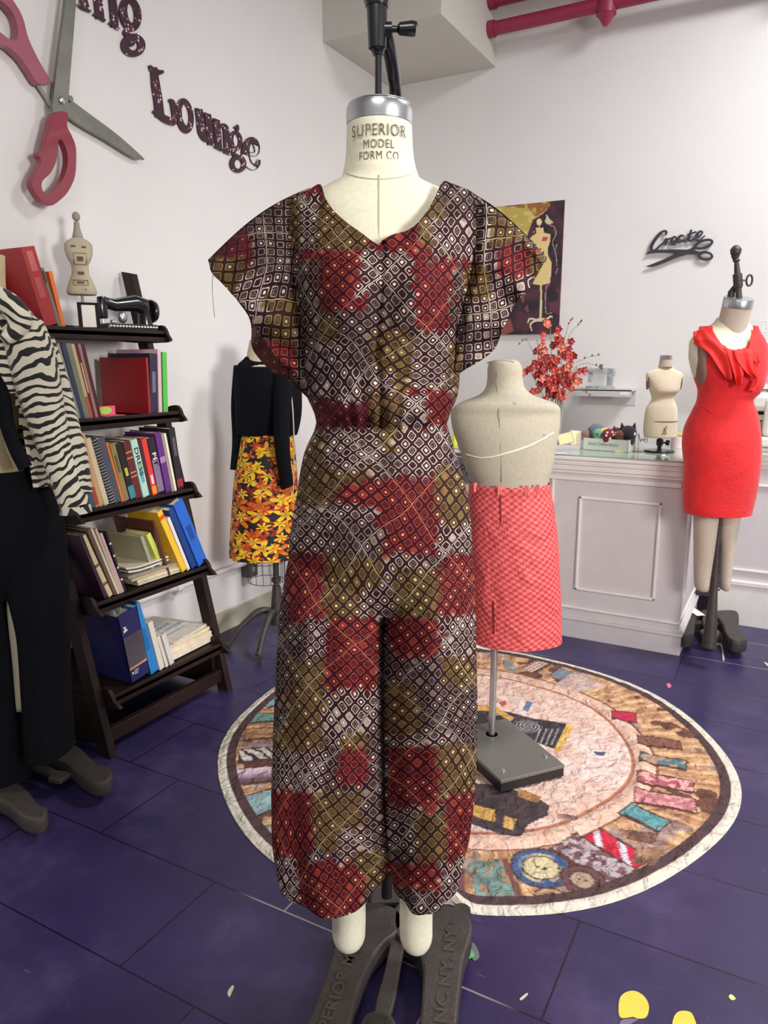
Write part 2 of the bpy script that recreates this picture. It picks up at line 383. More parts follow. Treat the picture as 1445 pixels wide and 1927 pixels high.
# ------------------------------------------------------------------ main dress form
D0 = 1.30; a0 = A2(716, 600, D0)[0]
MO = (*wpos(a0, D0), 0)
def prj(X, Y, Z, ac=None, d=None):
    ac = a0 if ac is None else ac; d = D0 if d is None else d
    f = d+Y; a = ac+X; dz = Z-HC; zz = f*cos(PIT)-dz*sin(PIT); yy = f*sin(PIT)+dz*cos(PIT)
    return CX+F*a/zz, CY-F*yy/zz
def m2(px, py, bb=0.):                   # photo point on the form's plane shifted by bb -> local xyz
    a, z = A2(px, py, D0+bb); return (a-a0, bb, z)
def vA2(px, py, d):
    px = np.asarray(px, float); py = np.asarray(py, float)
    a = (px-CX)/F; bq = (CY-py)/F; f = cos(PIT)+bq*sin(PIT); u = -sin(PIT)+bq*cos(PIT); t = d/f
    return a*t, HC+u*t
mf = thing('dress_form', 'large cream full-body dress form under the patterned jumpsuit, steel neck cap', 'dress form', MO, TH)
rows = [(236, 653, 775, .056, .056, 0), (262, 652, 776, .057, .057), (300, 650, 779, .058, .06), (322, 646, 784, .060, .064), (336, 640, 790, .064, .07, .004), (345, 622, 806, .068, .076, .008),
        (356, 600, 832, .072, .082, .01), (372, 572, 862, .078, .088, .012), (395, 556, 884, .086, .092, .012), (440, 562, 884, .098, .092, .01), (520, 575, 872, .112, .09, .0), (620, 590, 850, .11, .085),
        (720, 598, 838, .095, .08), (800, 610, 826, .09, .078), (900, 590, 850, .10, .09), (1000, 575, 866, .10, .10), (1080, 568, 872, .10, .10)]
keys = pk(rows, D0, a0)
body, _ = loft('torso', keys, CREAM, mf, 150, 72)
capz = pk([(199, 655, 772, .05, .05), (199.5, 655, 773, .054, .054), (204, 653, 775, .056, .056), (237, 652, 776, .0572, .0572), (239, 654, 774, .055, .055)], D0, a0)
loft('neck_cap', capz, STEEL, mf, 40, 72)
zc = capz[0][0]
# neck lettering wrapped round the neck
def wrapneck(py, R=.0585):
    z0 = A2(715, py, D0)[1]
    return lambda u, v, w_: ((R+.0006+w_)*sin(u/R)-.002, -(R+.0006+w_)*cos(u/R), z0+v)
tb = MB()
for s_, py, sz, wpx in (('SUPERIOR', 265, .0245, 96), ('MODEL', 290, .018, 51), ('FORM CO', 311, .018, 66)):
    vs, fs = text(s_, sz, .0004, 1, -.0001, 1.12); k_ = wpx*1.34/1400/(max(v[0] for v in vs)-min(v[0] for v in vs)); xm_ = (max(v[0] for v in vs)+min(v[0] for v in vs))/2
    tb.add(*mapped(([((v[0]-xm_)*k_, v[1], v[2]) for v in vs], fs), wrapneck(py)))
tb.build('neck_lettering', mat('stencil_ink', srgb(112, 102, 88), .8, var=.2, bs=400), mf)
# seam lines on the chest and neck base
pts = [m2(714+.3*k, 342+k*11, 0) for k in range(11)]
sb = MB()
def onbody(x, z, off=.0008):             # front surface of the torso loft
    K = np.array([list(k)+[0]*(6-len(k)) for k in keys]); zz = K[::-1, 0]
    g = lambda j: float(np.interp(z, zz, K[::-1, j]))
    xl, xr, fr, yc = g(1), g(2), g(3), g(5); c_ = (x-(xl+xr)/2)/((xr-xl)/2); c_ = max(-1, min(1, c_))
    return (x, yc-fr*sqrt(1-c_*c_)-off, z)
sb.tube([onbody(A2(714, y, D0)[0]-a0, A2(714, y, D0)[1]) for y in range(346, 470, 8)], .0011, 5)
sb.tube([onbody(A2(715+63*sin(k/14*pi*.5*1.0), 350, D0)[0]-a0, A2(715, 332+26*cos(k/14*pi*.5)-4, D0)[1], .0006) for k in range(-14, 15)], .001, 5)
sb.build('seam', CREAM2, mf)
# head bracket: thin rod, sleeve, thumb screw, gooseneck arm and rear pole
x_, _, zt = m2(711, 0, 0); zt = A2(711, -40, D0)[1]
lx = lambda px, py, bb=0: m2(px, py, bb)
MB().tube([lx(712, 205), lx(712, 100)], .0058, 14).build('rod', BLACKM, mf)
sl = MB(); sl.tube([lx(711, 104), lx(711, 96), lx(710, 92), lx(709, 20), lx(709, 12)], [.0085, .0105, .0145, .0165, .0165], 18)
sl.tube([lx(709, 14), lx(709, 4), lx(709, -12), lx(709, -30)], [.018, .021, .021, .012], 18).build('clamp_sleeve', BLACKM, mf)
ts = MB().tube([lx(722, 55), lx(737, 55)], .0105, 12).tube([lx(737, 55), lx(748, 55)], .0048, 10)
ts.tube([lx(746, 55), lx(752, 54.5), lx(775, 54), lx(783, 55), lx(787, 56)], [.004, .0095, .0115, .0105, .002], 12).build('thumb_screw', BLACKM, mf)
ga = MB(); gp = [m2(724, 60, .03), m2(733, 100, .045), m2(740, 140, .07), m2(744, 175, .10), (m2(746, 190, .14)[0], .14, zc-.005), (m2(746, 190, .17)[0], .17, zc-.12)]
ga.tube(smoothpoly([tuple(p) for p in gp], 5, False), .0115, 12)
ga.tube([(gp[-1][0], .17, gp[-1][2]), (.012, .17, .09)], .0125, 14).build('gooseneck_pole', BLACKM, mf)
# legs
for (xa, xb, yb) in ((624, 688, 1786), (751, 814, 1790)):
    r0 = [(1060, xa-24, xb+12, .07, .07), (1300, xa-14, xb+8, .055, .06), (1500, xa-6, xb+3, .045, .05), (1660, xa, xb, .038, .04), (1700, xa+1, xb, .0375, .038), (1745, xa+1, xb-.5, .037, .037), (yb-22, xa+3, xb-2, .035, .035), (yb-9, xa+11, xb-10, .026, .026), (yb, xa+29, xb-28, .004, .004)]
    loft('leg', pk(r0, D0, a0), CREAM, mf, 90, 40)
# cast base: two lettered arms, cross bars, pedal lever
def fl_local(px, py, z, root=MO, rot=TH):
    p = FL(px, py, z); dx, dy = p[0]-root[0], p[1]-root[1]
    return (dx*cos(rot)+dy*sin(rot), -dx*sin(rot)+dy*cos(rot))
def slab(px, zt, zb, bev=.006, k=4, root=MO, rot=TH):
    P = smoothpoly([fl_local(x, y, zt, root, rot) for x, y in px], k)
    vs, fs = shape([P], zt-zb-2*bev, bev); return [(v[0], v[1], v[2]+zb+bev) for v in vs], fs
la = MB().add(*slab([(690, 1700), (744, 1712), (752, 1742), (722, 1768), (697, 1800), (672, 1855), (652, 1927), (640, 1990), (565, 1990), (582, 1927), (606, 1865), (628, 1800), (640, 1750), (655, 1712)], .075, .028), False)
la.build('base_arm', IRON, mf)
ra = MB().add(*slab([(760, 1700), (840, 1707), (872, 1716), (883, 1738), (880, 1765), (868, 1800), (861, 1850), (853, 1927), (848, 1990), (785, 1990), (795, 1927), (800, 1860), (799, 1810), (780, 1775), (750, 1755), (745, 1720)], .075, .028), False)
ra.build('base_arm', IRON, mf)
c1 = fl_local(700, 1775, .05); c2 = fl_local(800, 1800, .05)
MB().box((c1[0], c1[1]-.012, .03), (c2[0]+.01, c1[1]+.012, .052), bev=.004).box((c1[0]-.01, c1[1]+.11, .02), (c2[0]+.04, c1[1]+.17, .06), bev=.01).build('crossbar', IRON, mf)
for px, py in ((600, 1985), (820, 1985), (870, 1745), (690, 1720)):
    q = fl_local(px, py, 0.02); MB().tube([(q[0]+.0, q[1]+.02, 0), (q[0], q[1]+.02, .05)], .02, 14).build('foot', IRON, mf)
lv = MB().add(*slab([(744, 1740), (764, 1742), (752, 1810), (733, 1905), (707, 1903), (728, 1820)], .062, .046, .003, 3), False)
lv.build('pedal_lever', IRON, mf)
q = fl_local(712, 1925, .07)
pd = MB(); pd.lathe([(.001, .050), (.030, .052), (.034, .058), (.032, .064), (.001, .066)], 24, Matrix.Translation((q[0], q[1], 0)))
for i in range(-6, 7):
    for j in range(-6, 7):
        if i*i+j*j < 34: pd.box((q[0]+i*.0046-.0014, q[1]+j*.0046-.0014, .0645), (q[0]+i*.0046+.0014, q[1]+j*.0046+.0014, .0672))
pd.build('pedal', IRON, mf)
def ontext(s_, P0, P1, size, zt, sx=.8):
    A_ = Vector(fl_local(*P0, zt)); B_ = Vector(fl_local(*P1, zt)); d = (B_-A_).normalized(); L = (B_-A_).length
    nrm = Vector((-d.y, d.x)); vs, fs = text(s_, size, .003, sx, .0006, 1.05, False)
    wd = max(v[0] for v in vs); k = L/wd
    return [(A_.x+d.x*v[0]*k+nrm.x*v[1], A_.y+d.y*v[0]*k+nrm.y*v[1], zt+v[2]-.0005) for v in vs], fs
MB().add(*ontext('SUPERIOR M', (592, 1985), (660, 1798), .033, .075)).build('cast_lettering', mat('worn_iron', srgb(92, 84, 78), .45, .5, var=.1), mf)
MB().add(*ontext('M INC NY. NY', (822, 1985), (850, 1748), .033, .075)).build('cast_lettering', mat('worn_iron', srgb(92, 84, 78), .45, .5, var=.1), mf)
MB().lathe([(.001, 0), (.005, .0008), (.001, .001)], 12, Matrix.Translation((*fl_local(849, 1737, .0755), .0752))).build('bolt_hole', INK, mf)
# ------------------------------------------------------------------ jumpsuit
CL = {'W': ((198, 184, 168), (52, 20, 30), (50, 26, 32), (235, 226, 206)), 'D': ((150, 130, 116), (38, 16, 24), (40, 22, 28), (214, 204, 190)),
      'O': ((140, 114, 66), (50, 26, 24), (76, 58, 36), (212, 196, 146)), 'R': ((164, 62, 50), (56, 11, 22), (72, 16, 25), (228, 140, 104)),
      'M': ((118, 42, 46), (58, 14, 26), (70, 18, 30), (170, 90, 80))}
CK = list(CL)
PATCH = [  # x0,x1,y0,y1,class  (later wins)
 (380, 1040, 330, 460, 'D'), (520, 560, 370, 470, 'O'), (560, 612, 366, 480, 'W'), (596, 700, 372, 482, 'O'), (690, 812, 430, 486, 'R'), (570, 615, 340, 366, 'M'),
 (790, 860, 375, 470, 'O'), (815, 925, 410, 500, 'W'), (830, 905, 340, 410, 'D'), (925, 1000, 380, 460, 'O'), (560, 690, 470, 600, 'R'), (545, 600, 490, 620, 'D'), (545, 700, 585, 700, 'D'),
 (672, 778, 472, 560, 'W'), (700, 778, 530, 625, 'D'), (778, 893, 488, 632, 'R'), (700, 778, 620, 765, 'O'), (778, 866, 620, 745, 'W'), (600, 640, 600, 690, 'O'), (640, 700, 640, 760, 'D'), (590, 650, 640, 750, 'W'), (560, 600, 620, 760, 'D'), (850, 905, 500, 640, 'D'), (845, 870, 650, 760, 'O'),
 (640, 740, 700, 800, 'W'), (592, 690, 752, 806, 'M'), (690, 790, 735, 812, 'O'), (780, 850, 735, 806, 'R'), (755, 800, 745, 806, 'W'),
 (395, 470, 470, 570, 'O'), (440, 515, 520, 590, 'W'), (500, 560, 560, 680, 'O'), (470, 540, 380, 470, 'D'), (400, 470, 440, 490, 'M'), (470, 560, 640, 712, 'R'),
 (940, 1010, 465, 520, 'R'), (880, 960, 560, 680, 'W'), (930, 1000, 520, 560, 'W'), (1000, 1035, 470, 520, 'O'), (870, 925, 500, 570, 'O'),
 (540, 900, 806, 1060, 'D'), (612, 712, 806, 905, 'W'), (712, 745, 806, 850, 'O'), (740, 845, 806, 905, 'W'), (560, 612, 820, 960, 'O'), (612, 700, 880, 965, 'O'), (640, 722, 905, 1000, 'R'), (700, 822, 900, 1042, 'R'), (822, 895, 880, 985, 'O'), (822, 895, 985, 1045, 'W'), (845, 890, 806, 890, 'D'),
 (540, 700, 950, 1035, 'W'), (620, 720, 980, 1045, 'D'), (540, 616, 1035, 1168, 'R'), (610, 722, 1048, 1165, 'O'), (722, 800, 1042, 1110, 'W'), (680, 735, 1105, 1168, 'W'), (740, 828, 1070, 1168, 'O'), (828, 900, 1042, 1168, 'R'),
 (515, 612, 1168, 1300, 'D'), (580, 612, 1168, 1280, 'W'), (610, 715, 1165, 1300, 'R'), (735, 830, 1165, 1245, 'R'), (722, 830, 1240, 1300, 'D'), (828, 900, 1160, 1280, 'W'), (830, 900, 1235, 1300, 'O'),
 (515, 560, 1290, 1400, 'D'), (540, 612, 1240, 1400, 'O'), (610, 712, 1300, 1400, 'W'), (722, 800, 1290, 1390, 'O'), (790, 900, 1290, 1400, 'D'), (730, 860, 1380, 1420, 'W'),
 (505, 612, 1410, 1500, 'W'), (505, 612, 1370, 1412, 'O'), (612, 640, 1400, 1500, 'D'), (636, 692, 1405, 1480, 'R'), (640, 715, 1380, 1410, 'O'), (692, 722, 1380, 1560, 'D'), (725, 828, 1408, 1530, 'R'), (828, 900, 1400, 1500, 'O'),
 (505, 590, 1490, 1612, 'R'), (590, 680, 1490, 1600, 'O'), (680, 722, 1540, 1640, 'D'), (722, 800, 1520, 1600, 'W'), (775, 850, 1530, 1640, 'O'), (838, 900, 1490, 1640, 'R'), (640, 700, 1560, 1630, 'W'), (660, 722, 1600, 1680, 'O'),
 (505, 585, 1612, 1730, 'W'), (560, 680, 1620, 1730, 'R'), (728, 850, 1618, 1680, 'R'), (728, 850, 1676, 1740, 'D'), (825, 900, 1618, 1720, 'W')]
def cls_at(px, py):
    px = px+6*(vn(px, py, .02, 3)-.5); r = np.zeros(px.shape, int)+CK.index('D')
    for x0, x1, y0, y1, c in PATCH: r[(px >= x0) & (px < x1) & (py >= y0) & (py < y1)] = CK.index(c)
    return r
_tab = np.array([[srgb(*q)[:3] for q in CL[k]] for k in CK])
def dress(o, px, py, rot=45., pitch=20.5, R=None, cx=716, light=0, dark=0):
    px = np.asarray(px, float); py = np.asarray(py, float)
    ux = px if R is None else cx+R*np.arcsin(np.clip((px-cx)/R, -.985, .985))
    wx = ux+26*(vn(px, py, .009, 5)-.5); wy = py+44*(vn(px, py, .008, 9)-.5)+6*(vn(px, py, .03, 4)-.5)
    rr = np.radians(rot+14*(vn(px, py, .006, 2)-.5)*0); c, s = np.cos(rr), np.sin(rr)
    u = (wx*c+wy*s)/pitch; v = (-wx*s+wy*c)/pitch
    du = (np.floor(u)+.5-u)*pitch; dv = (np.floor(v)+.5-v)*pitch
    cl = cls_at(px+du*c-dv*s, py+du*s+dv*c); T = _tab[cl]
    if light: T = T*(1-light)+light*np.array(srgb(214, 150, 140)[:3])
    if dark: T = T*(1-dark)
    for i, nm in enumerate(('line', 'ground', 'fill', 'pale')): set_col(o, nm, T[:, i])
    set_uv(o, np.stack([u, v], 1))
js = thing('jumpsuit', 'short-sleeved V-neck jumpsuit in red, olive and white square print on the large dress form', 'jumpsuit', MO, TH)
XLy = lambda y: cubic([330, 378, 420, 480, 560, 640, 700, 745, 780, 806], [545, 545, 540, 545, 556, 560, 564, 577, 592, 597], np.clip(y, 330, 806))
XRy = lambda y: cubic([330, 372, 420, 480, 560, 640, 700, 745, 780, 806], [905, 905, 906, 902, 882, 868, 865, 860, 846, 838], np.clip(y, 330, 806))
DPy = lambda y: cubic([330, 350, 400, 470, 560, 650, 720, 790, 806], [.045, .072, .098, .122, .142, .138, .126, .116, .108], np.clip(y, 330, 806))
top = smoothpoly([(545, 380), (570, 362), (585, 354), (603, 347), (612, 372), (628, 396), (652, 418), (680, 438), (698, 452), (712, 459), (722, 450), (740, 441), (765, 434), (785, 420), (803, 398), (818, 372), (833, 342), (852, 346), (880, 357), (905, 374)], 8, False)
T_ = np.array(top); NR = 130
yt = T_[:, 1]; frac = np.clip((T_[:, 0]-XLy(yt))/(XRy(yt)-XLy(yt)), 0, 1)
tt = np.linspace(0, 1, NR)
PY = yt[None, :]+tt[:, None]*(808-yt[None, :]); FR = np.broadcast_to(frac[None, :], PY.shape)
PX = XLy(PY)+FR*(XRy(PY)-XLy(PY)); sN = 2*FR-1
dep = DPy(PY)*np.sqrt(np.clip(1-np.abs(sN)**2.3, 0, 1))**.9
for sx in (-.42, .42): dep = dep+.024*np.exp(-((sN-sx)/.3)**2-((PY-560)/75)**2)
dep = dep-.008*np.exp(-((sN+.02)/.035)**2)*(PY > 455)
gath = np.clip((PY-690)/110, 0, 1)
dep = dep+gath*.0035*np.sin(FR*58+3*vn(FR*9, PY*.01, 1, 3))+.012*(fbm(PX, PY, .022, 6)-.5)+.014*(fbm(PX*1.2+PY*.5, PY*.35, .028, 8)-.5)
dep = dep+.010*np.exp(-((PY-775)/22)**2)*np.sqrt(np.clip(1-sN**2, 0, 1))
BB = -dep-.004
aa, zz = vA2(PX, PY, D0+BB); vs = np.stack([(aa-a0).ravel(), BB.ravel(), zz.ravel()], 1)
o = grid('bodice', vs, NR, len(top), PRINT, js); dress(o, PX.ravel(), PY.ravel(), 45, 18.5, 235)
# back panel
yb = np.interp(T_[:, 0], [545, 603, 640, 716, 795, 833, 905], [380, 347, 352, 356, 352, 342, 374])
PY = yb[None, :]+tt[:, None]*(808-yb[None, :]); frb = np.clip((T_[:, 0]-XLy(yb))/(XRy(yb)-XLy(yb)), 0, 1); FR = np.broadcast_to(frb[None, :], PY.shape)
PX = XLy(PY)+FR*(XRy(PY)-XLy(PY)); sN = 2*FR-1
BB = (np.interp(PY, [330, 360, 420, 806], [.05, .088, .108, .10]))*np.sqrt(np.clip(1-np.abs(sN)**2.3, 0, 1))-.004
aa, zz = vA2(PX, PY, D0); vs = np.stack([(aa-a0).ravel(), BB.ravel(), zz.ravel()], 1)
o = grid('bodice_back', vs, NR, len(top), PRINT, js, True); dress(o, PX.ravel(), PY.ravel(), 45, 18.5, 235)
# sleeves
def sleeve(I, O, side, back=False, n=64, mrows=90, rot=6, folds=3.6, name='sleeve'):
    I = np.array(I, float); O = np.array(O, float)
    t = np.linspace(0, 1, mrows); s = np.linspace(0, 1, n)
    ti = np.linspace(0, 1, len(I)); to = np.linspace(0, 1, len(O))
    ix, iy = cubic(ti, I[:, 0], t), cubic(ti, I[:, 1], t); ib = np.interp(t, ti, I[:, 2])
    ox, oy = cubic(to, O[:, 0], t), cubic(to, O[:, 1], t); ob = np.interp(t, to, O[:, 2])
    Sg, Tg = np.meshgrid(s, t)
    PX = ix[:, None]*(1-Sg)+ox[:, None]*Sg; PY = iy[:, None]*(1-Sg)+oy[:, None]*Sg
    PY = PY-18*np.sin(pi*Sg)*(1-Tg)**3
    B = ib[:, None]*(1-Sg)+ob[:, None]*Sg
    bulge = np.sin(pi*np.clip(Tg*.96+.02, 0, 1))**.6*(-.042 if not back else .035)*((.0 if not back else .5)+1.1*Sg**.8)
    fo = .016*np.sin(2*pi*folds*(Tg+.10*Sg)+1.3*np.sin(3*Sg))*np.clip(Sg*1.1, 0, 1)*np.sin(pi*Tg)**.5+.010*(fbm(PX, PY, .03, 12)-.5)+(0 if back else 1)*.020*np.exp(-((Sg-.13)/.06)**2)*np.sin(pi*Tg)**.5
    PYh = PY+2.5*np.sin(2*pi*folds*Tg)*Sg**3*np.sin(pi*Tg); PXh = PX+2*np.sin(2*pi*folds*Tg+1)*Sg**3*np.sin(pi*Tg)
    B = B+bulge+fo
    aa, zz = vA2(PXh, PYh, D0+B)
    o = grid(name, np.stack([(aa-a0).ravel(), B.ravel(), zz.ravel()], 1), mrows, n, PRINT, js)
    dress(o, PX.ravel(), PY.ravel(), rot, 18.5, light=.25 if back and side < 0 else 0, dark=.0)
    return o
sleeve([(596, 350, -.03), (570, 380, -.050), (566, 470, -.062), (578, 580, -.072), (586, 680, -.068), (590, 752, -.055)],
       [(391, 489, 0), (402, 518, -.02), (440, 556, -.03), (468, 592, -.04), (500, 645, -.045), (540, 702, -.035)], -1)
sleeve([(585, 352, 0), (552, 378, .02), (550, 470, .05), (558, 580, .06), (566, 680, .04), (580, 750, -.03)],
       [(391, 489, 0), (402, 518, .02), (440, 556, .03), (468, 598, .03), (474, 650, .03), (500, 690, .02), (545, 716, -.02)], -1, True)
sleeve([(840, 343, -.03), (882, 374, -.050), (882, 470, -.062), (862, 580, -.072), (846, 660, -.068), (843, 712, -.055)],
       [(1029, 485, 0), (1018, 505, -.02), (985, 555, -.03), (952, 602, -.04), (932, 655, -.04), (868, 700, -.03)], 1, rot=-4)
sleeve([(850, 344, 0), (893, 374, .02), (880, 470, .05), (860, 580, .06), (850, 660, .04), (845, 710, -.03)],
       [(1029, 485, 0), (1022, 500, .02), (985, 552, .03), (950, 604, .03), (925, 660, .03), (866, 702, -.02)], 1, True, rot=-4)
# trousers
def tfold(k, amp, ph):
    def f(T, q, z):
        g = amp*(.25+.75*q)
        return 1+g*(.55*np.sin(k*T+ph+2*q)+.3*np.sin((2*k-1)*T+1.7*ph-q*3)+.4*(vn(np.cos(T)*2+ph, z*2.2, 1.3, 7)-.5)*2)
    return f
up = pk([(800, 597, 838, .108, .10, -.005), (812, 594, 842, .110, .10, -.005), (850, 577, 853, .125, .11, 0), (900, 566, 868, .135, .12), (950, 559, 880, .138, .125), (1000, 550, 885, .136, .125), (1050, 545, 887, .128, .12), (1100, 545, 884, .110, .10), (1150, 560, 872, .075, .08)], D0, a0, .5)
def gather(T, q, z):
    return 1+.022*np.exp(-q*5)*np.sin(26*T+4*np.sin(3*T))+.035*q*(vn(np.cos(T)*2.5, z*4, 1.5, 4)-.5)-.06*np.clip(q-.25, 0, 1)*np.exp(-((T-4.72)/.10)**2)
o, vv = loft('trouser_top', up, PRINT, js, 110, 120, gather, (0, 0), exp=2.15)
px, py = prj(vv[:, 0], vv[:, 1], vv[:, 2]); dress(o, px, py, 45, 18.5, 235)
lr = [(1020, 560, 719, .085, .09), (1080, 543, 722, .105, .10), (1150, 532, 724, .12, .11), (1250, 523, 723, .115, .105), (1350, 519, 722, .112, .10), (1450, 516, 722, .112, .10), (1550, 515, 722, .11, .10), (1640, 518, 728, .105, .10), (1690, 526, 733, .10, .095), (1703, 529, 733, .098, .093)]
def hemL(X, Y, q):
    fr = np.clip((X+.17)/.19, 0, 1); g = np.clip((q-.9)/.1, 0, 1)
    return g*np.where(Y < 0, -.014*np.sin(pi*np.clip(fr*1.25, 0, 1))+.034*np.clip((fr-.62)/.38, 0, 1)**1.5, -.012)
o, vv = loft('trouser_leg', pk(lr, D0, a0, .85), PRINT, js, 170, 110, tfold(5, .11, .6), (0, 0), hemL, 2.2)
px, py = prj(vv[:, 0], vv[:, 1], vv[:, 2]); dress(o, px, py, 45, 18.5, 235)
rr_ = [(1020, 720, 876, .085, .09), (1080, 720, 887, .105, .10), (1150, 722, 890, .12, .11), (1250, 722, 892, .115, .105), (1350, 722, 894, .112, .10), (1450, 723, 893, .112, .10), (1550, 725, 889, .11, .10), (1610, 728, 881, .108, .10), (1660, 731, 868, .10, .095), (1700, 738, 862, .095, .09), (1708, 740, 861, .094, .09)]
def hemR(X, Y, q):
    fr = np.clip((X-.02)/.13, 0, 1); g = np.clip((q-.9)/.1, 0, 1); return g*np.where(Y < 0, -.003+.028*np.clip((fr-.55)/.45, 0, 1)**1.5, .014)
o, vv = loft('trouser_leg', pk(rr_, D0, a0, .85), PRINT, js, 170, 110, tfold(5, .11, 2.3), (0, 0), hemR, 2.2)
px, py = prj(vv[:, 0], vv[:, 1], vv[:, 2]); dress(o, px, py, 45, 18.5, 235)
# loose thread hanging from the left sleeve tip
t = thing('loose_thread', 'fine dark thread hanging from the tip of the left jumpsuit sleeve', 'thread', MO, TH)
MB().tube([m2(401, 512, -.01), m2(399, 540, -.01), m2(401, 570, -.01), m2(404, 598, -.01)], .0005, 4).build('strand', mat('thread_brown', srgb(110, 80, 75), .8, var=0), t)
# ------------------------------------------------------------------ patterned cloth materials
def checks_mat():
    t = NT('red_check_cotton'); uv = t.new('ShaderNodeUVMap').outputs[0]
    ck = t.new('ShaderNodeTexChecker'); t.l(uv, ck.inputs[0]); ck.inputs['Scale'].default_value = 104
    ck.inputs['Color1'].default_value = srgb(206, 62, 68); ck.inputs['Color2'].default_value = srgb(240, 118, 114)
    c2 = t.new('ShaderNodeTexChecker'); t.l(uv, c2.inputs[0]); c2.inputs['Scale'].default_value = 312
    c2.inputs['Color1'].default_value = (1, 1, 1, 1); c2.inputs['Color2'].default_value = (.80, .72, .72, 1)
    c = t.mix(.55, ck.outputs[0], c2.outputs[0], 'MULTIPLY')
    co = t.new('ShaderNodeTexCoord').outputs['Object']; n = t.noise(co, 9, 4, .55, .8)
    t.col(c); t.b.inputs['Roughness'].default_value = .65; t.bump(n.outputs[0], .8, .03); return t.m
def floral_mat():
    t = NT('tropical_floral_cotton'); uv = t.new('ShaderNodeUVMap').outputs[0]
    nz = t.noise(uv, 30, 2, .6); ad = t.new('ShaderNodeVectorMath', operation='MULTIPLY_ADD'); t.l(nz.outputs['Color'], ad.inputs[0]); ad.inputs[1].default_value = (.012, .012, 0); t.l(uv, ad.inputs[2])
    c = (.010, .008, .008, 1)
    for i, (sc, off, pet, big, cols) in enumerate(((22, .0, 4, .52, (srgb(150, 40, 18), srgb(220, 95, 20), srgb(196, 60, 20))), (15, .37, 5, .60, (srgb(226, 120, 18), srgb(246, 200, 40), srgb(240, 165, 24))), (19, .71, 6, .42, (srgb(246, 206, 40), srgb(214, 80, 24), srgb(250, 214, 60))))):
        mp = t.new('ShaderNodeMapping'); t.l(ad.outputs[0], mp.inputs[0]); mp.inputs['Location'].default_value = (off, off*2, 0)
        v = t.new('ShaderNodeTexVoronoi', voronoi_dimensions='2D'); t.l(mp.outputs[0], v.inputs['Vector']); v.inputs['Scale'].default_value = sc
        v.inputs['Randomness'].default_value = .85
        sub = t.new('ShaderNodeVectorMath', operation='SUBTRACT'); t.l(mp.outputs[0], sub.inputs[0]); t.l(v.outputs['Position'], sub.inputs[1])
        s = t.new('ShaderNodeSeparateXYZ'); t.l(sub.outputs[0], s.inputs[0]); an = t.math('ARCTAN2', s.outputs[1], s.outputs[0])
        sc_ = t.new('ShaderNodeSeparateColor'); t.l(v.outputs['Color'], sc_.inputs[0])
        ph = t.math('MULTIPLY', sc_.outputs[0], 6.28); pc = t.math('COSINE', t.math('ADD', t.math('MULTIPLY', an, pet), ph))
        R = t.math('ADD', t.math('MULTIPLY', pc, big*.42), big*.62); f = t.math('LESS_THAN', v.outputs['Distance'], R)
        col = t.ramp(sc_.outputs[1], [(0, cols[0]), (.4, cols[1]), (.75, cols[2])], 'CONSTANT')
        shade = t.math('DIVIDE', v.outputs['Distance'], R); col = t.mix(t.step(shade, .1, .6), t.mix(.75, col, srgb(140, 22, 14)), col)
        c = t.mix(f, c, col)
    t.col(c); t.b.inputs['Roughness'].default_value = .7; return t.m
def zebra_mat():
    t = NT('zebra_stripe_cloth'); uv = t.new('ShaderNodeUVMap').outputs[0]
    n = t.noise(uv, 5.5, 3, .55, .4); s = t.new('ShaderNodeSeparateXYZ'); t.l(uv, s.inputs[0])
    ph = t.math('ADD', t.math('MULTIPLY', s.outputs[1], 275.), t.math('MULTIPLY', n.outputs[0], 34.)); ph = t.math('ADD', ph, t.math('MULTIPLY', s.outputs[0], 38.))
    w_ = t.math('SINE', ph); n2 = t.noise(uv, 26, 2, .5); th = t.math('ADD', w_, t.math('MULTIPLY', t.math('SUBTRACT', n2.outputs[0], .5), 2.2))
    t.col(t.mix(t.step(th, .22, .32), srgb(232, 224, 198), (.012, .010, .010, 1))); t.b.inputs['Roughness'].default_value = .8
    t.b.inputs['Sheen Weight'].default_value = .2
    co = t.new('ShaderNodeTexCoord').outputs['Object']; nb = t.noise(co, 14, 3, .6, .5); t.bump(nb.outputs[0], .3, .02); return t.m
CHECK = checks_mat(); FLORAL = floral_mat(); ZEBRA = zebra_mat()
REDD = mat('red_crepe', srgb(232, 30, 34), .75, var=.10, bump=.5, bs=90, sheen=.2)
REDR = mat('red_crepe_ruffle', srgb(238, 44, 40), .7, var=.04, bump=.2, bs=60)
def pleat(k, amp, seed=1, grow=1.):
    return lambda T, q, z: 1+amp*(1-grow+grow*q)*(np.sin(k*T+2*np.sin(T*2+seed))*.6+(vn(np.cos(T)*2.5+seed, np.sin(T)*2+z*2, 1.4, seed)-.5)*1.6)
def frame(d, px, py=700):
    a = A2(px, py, d)[0]; return a, (*wpos(a, d), 0)
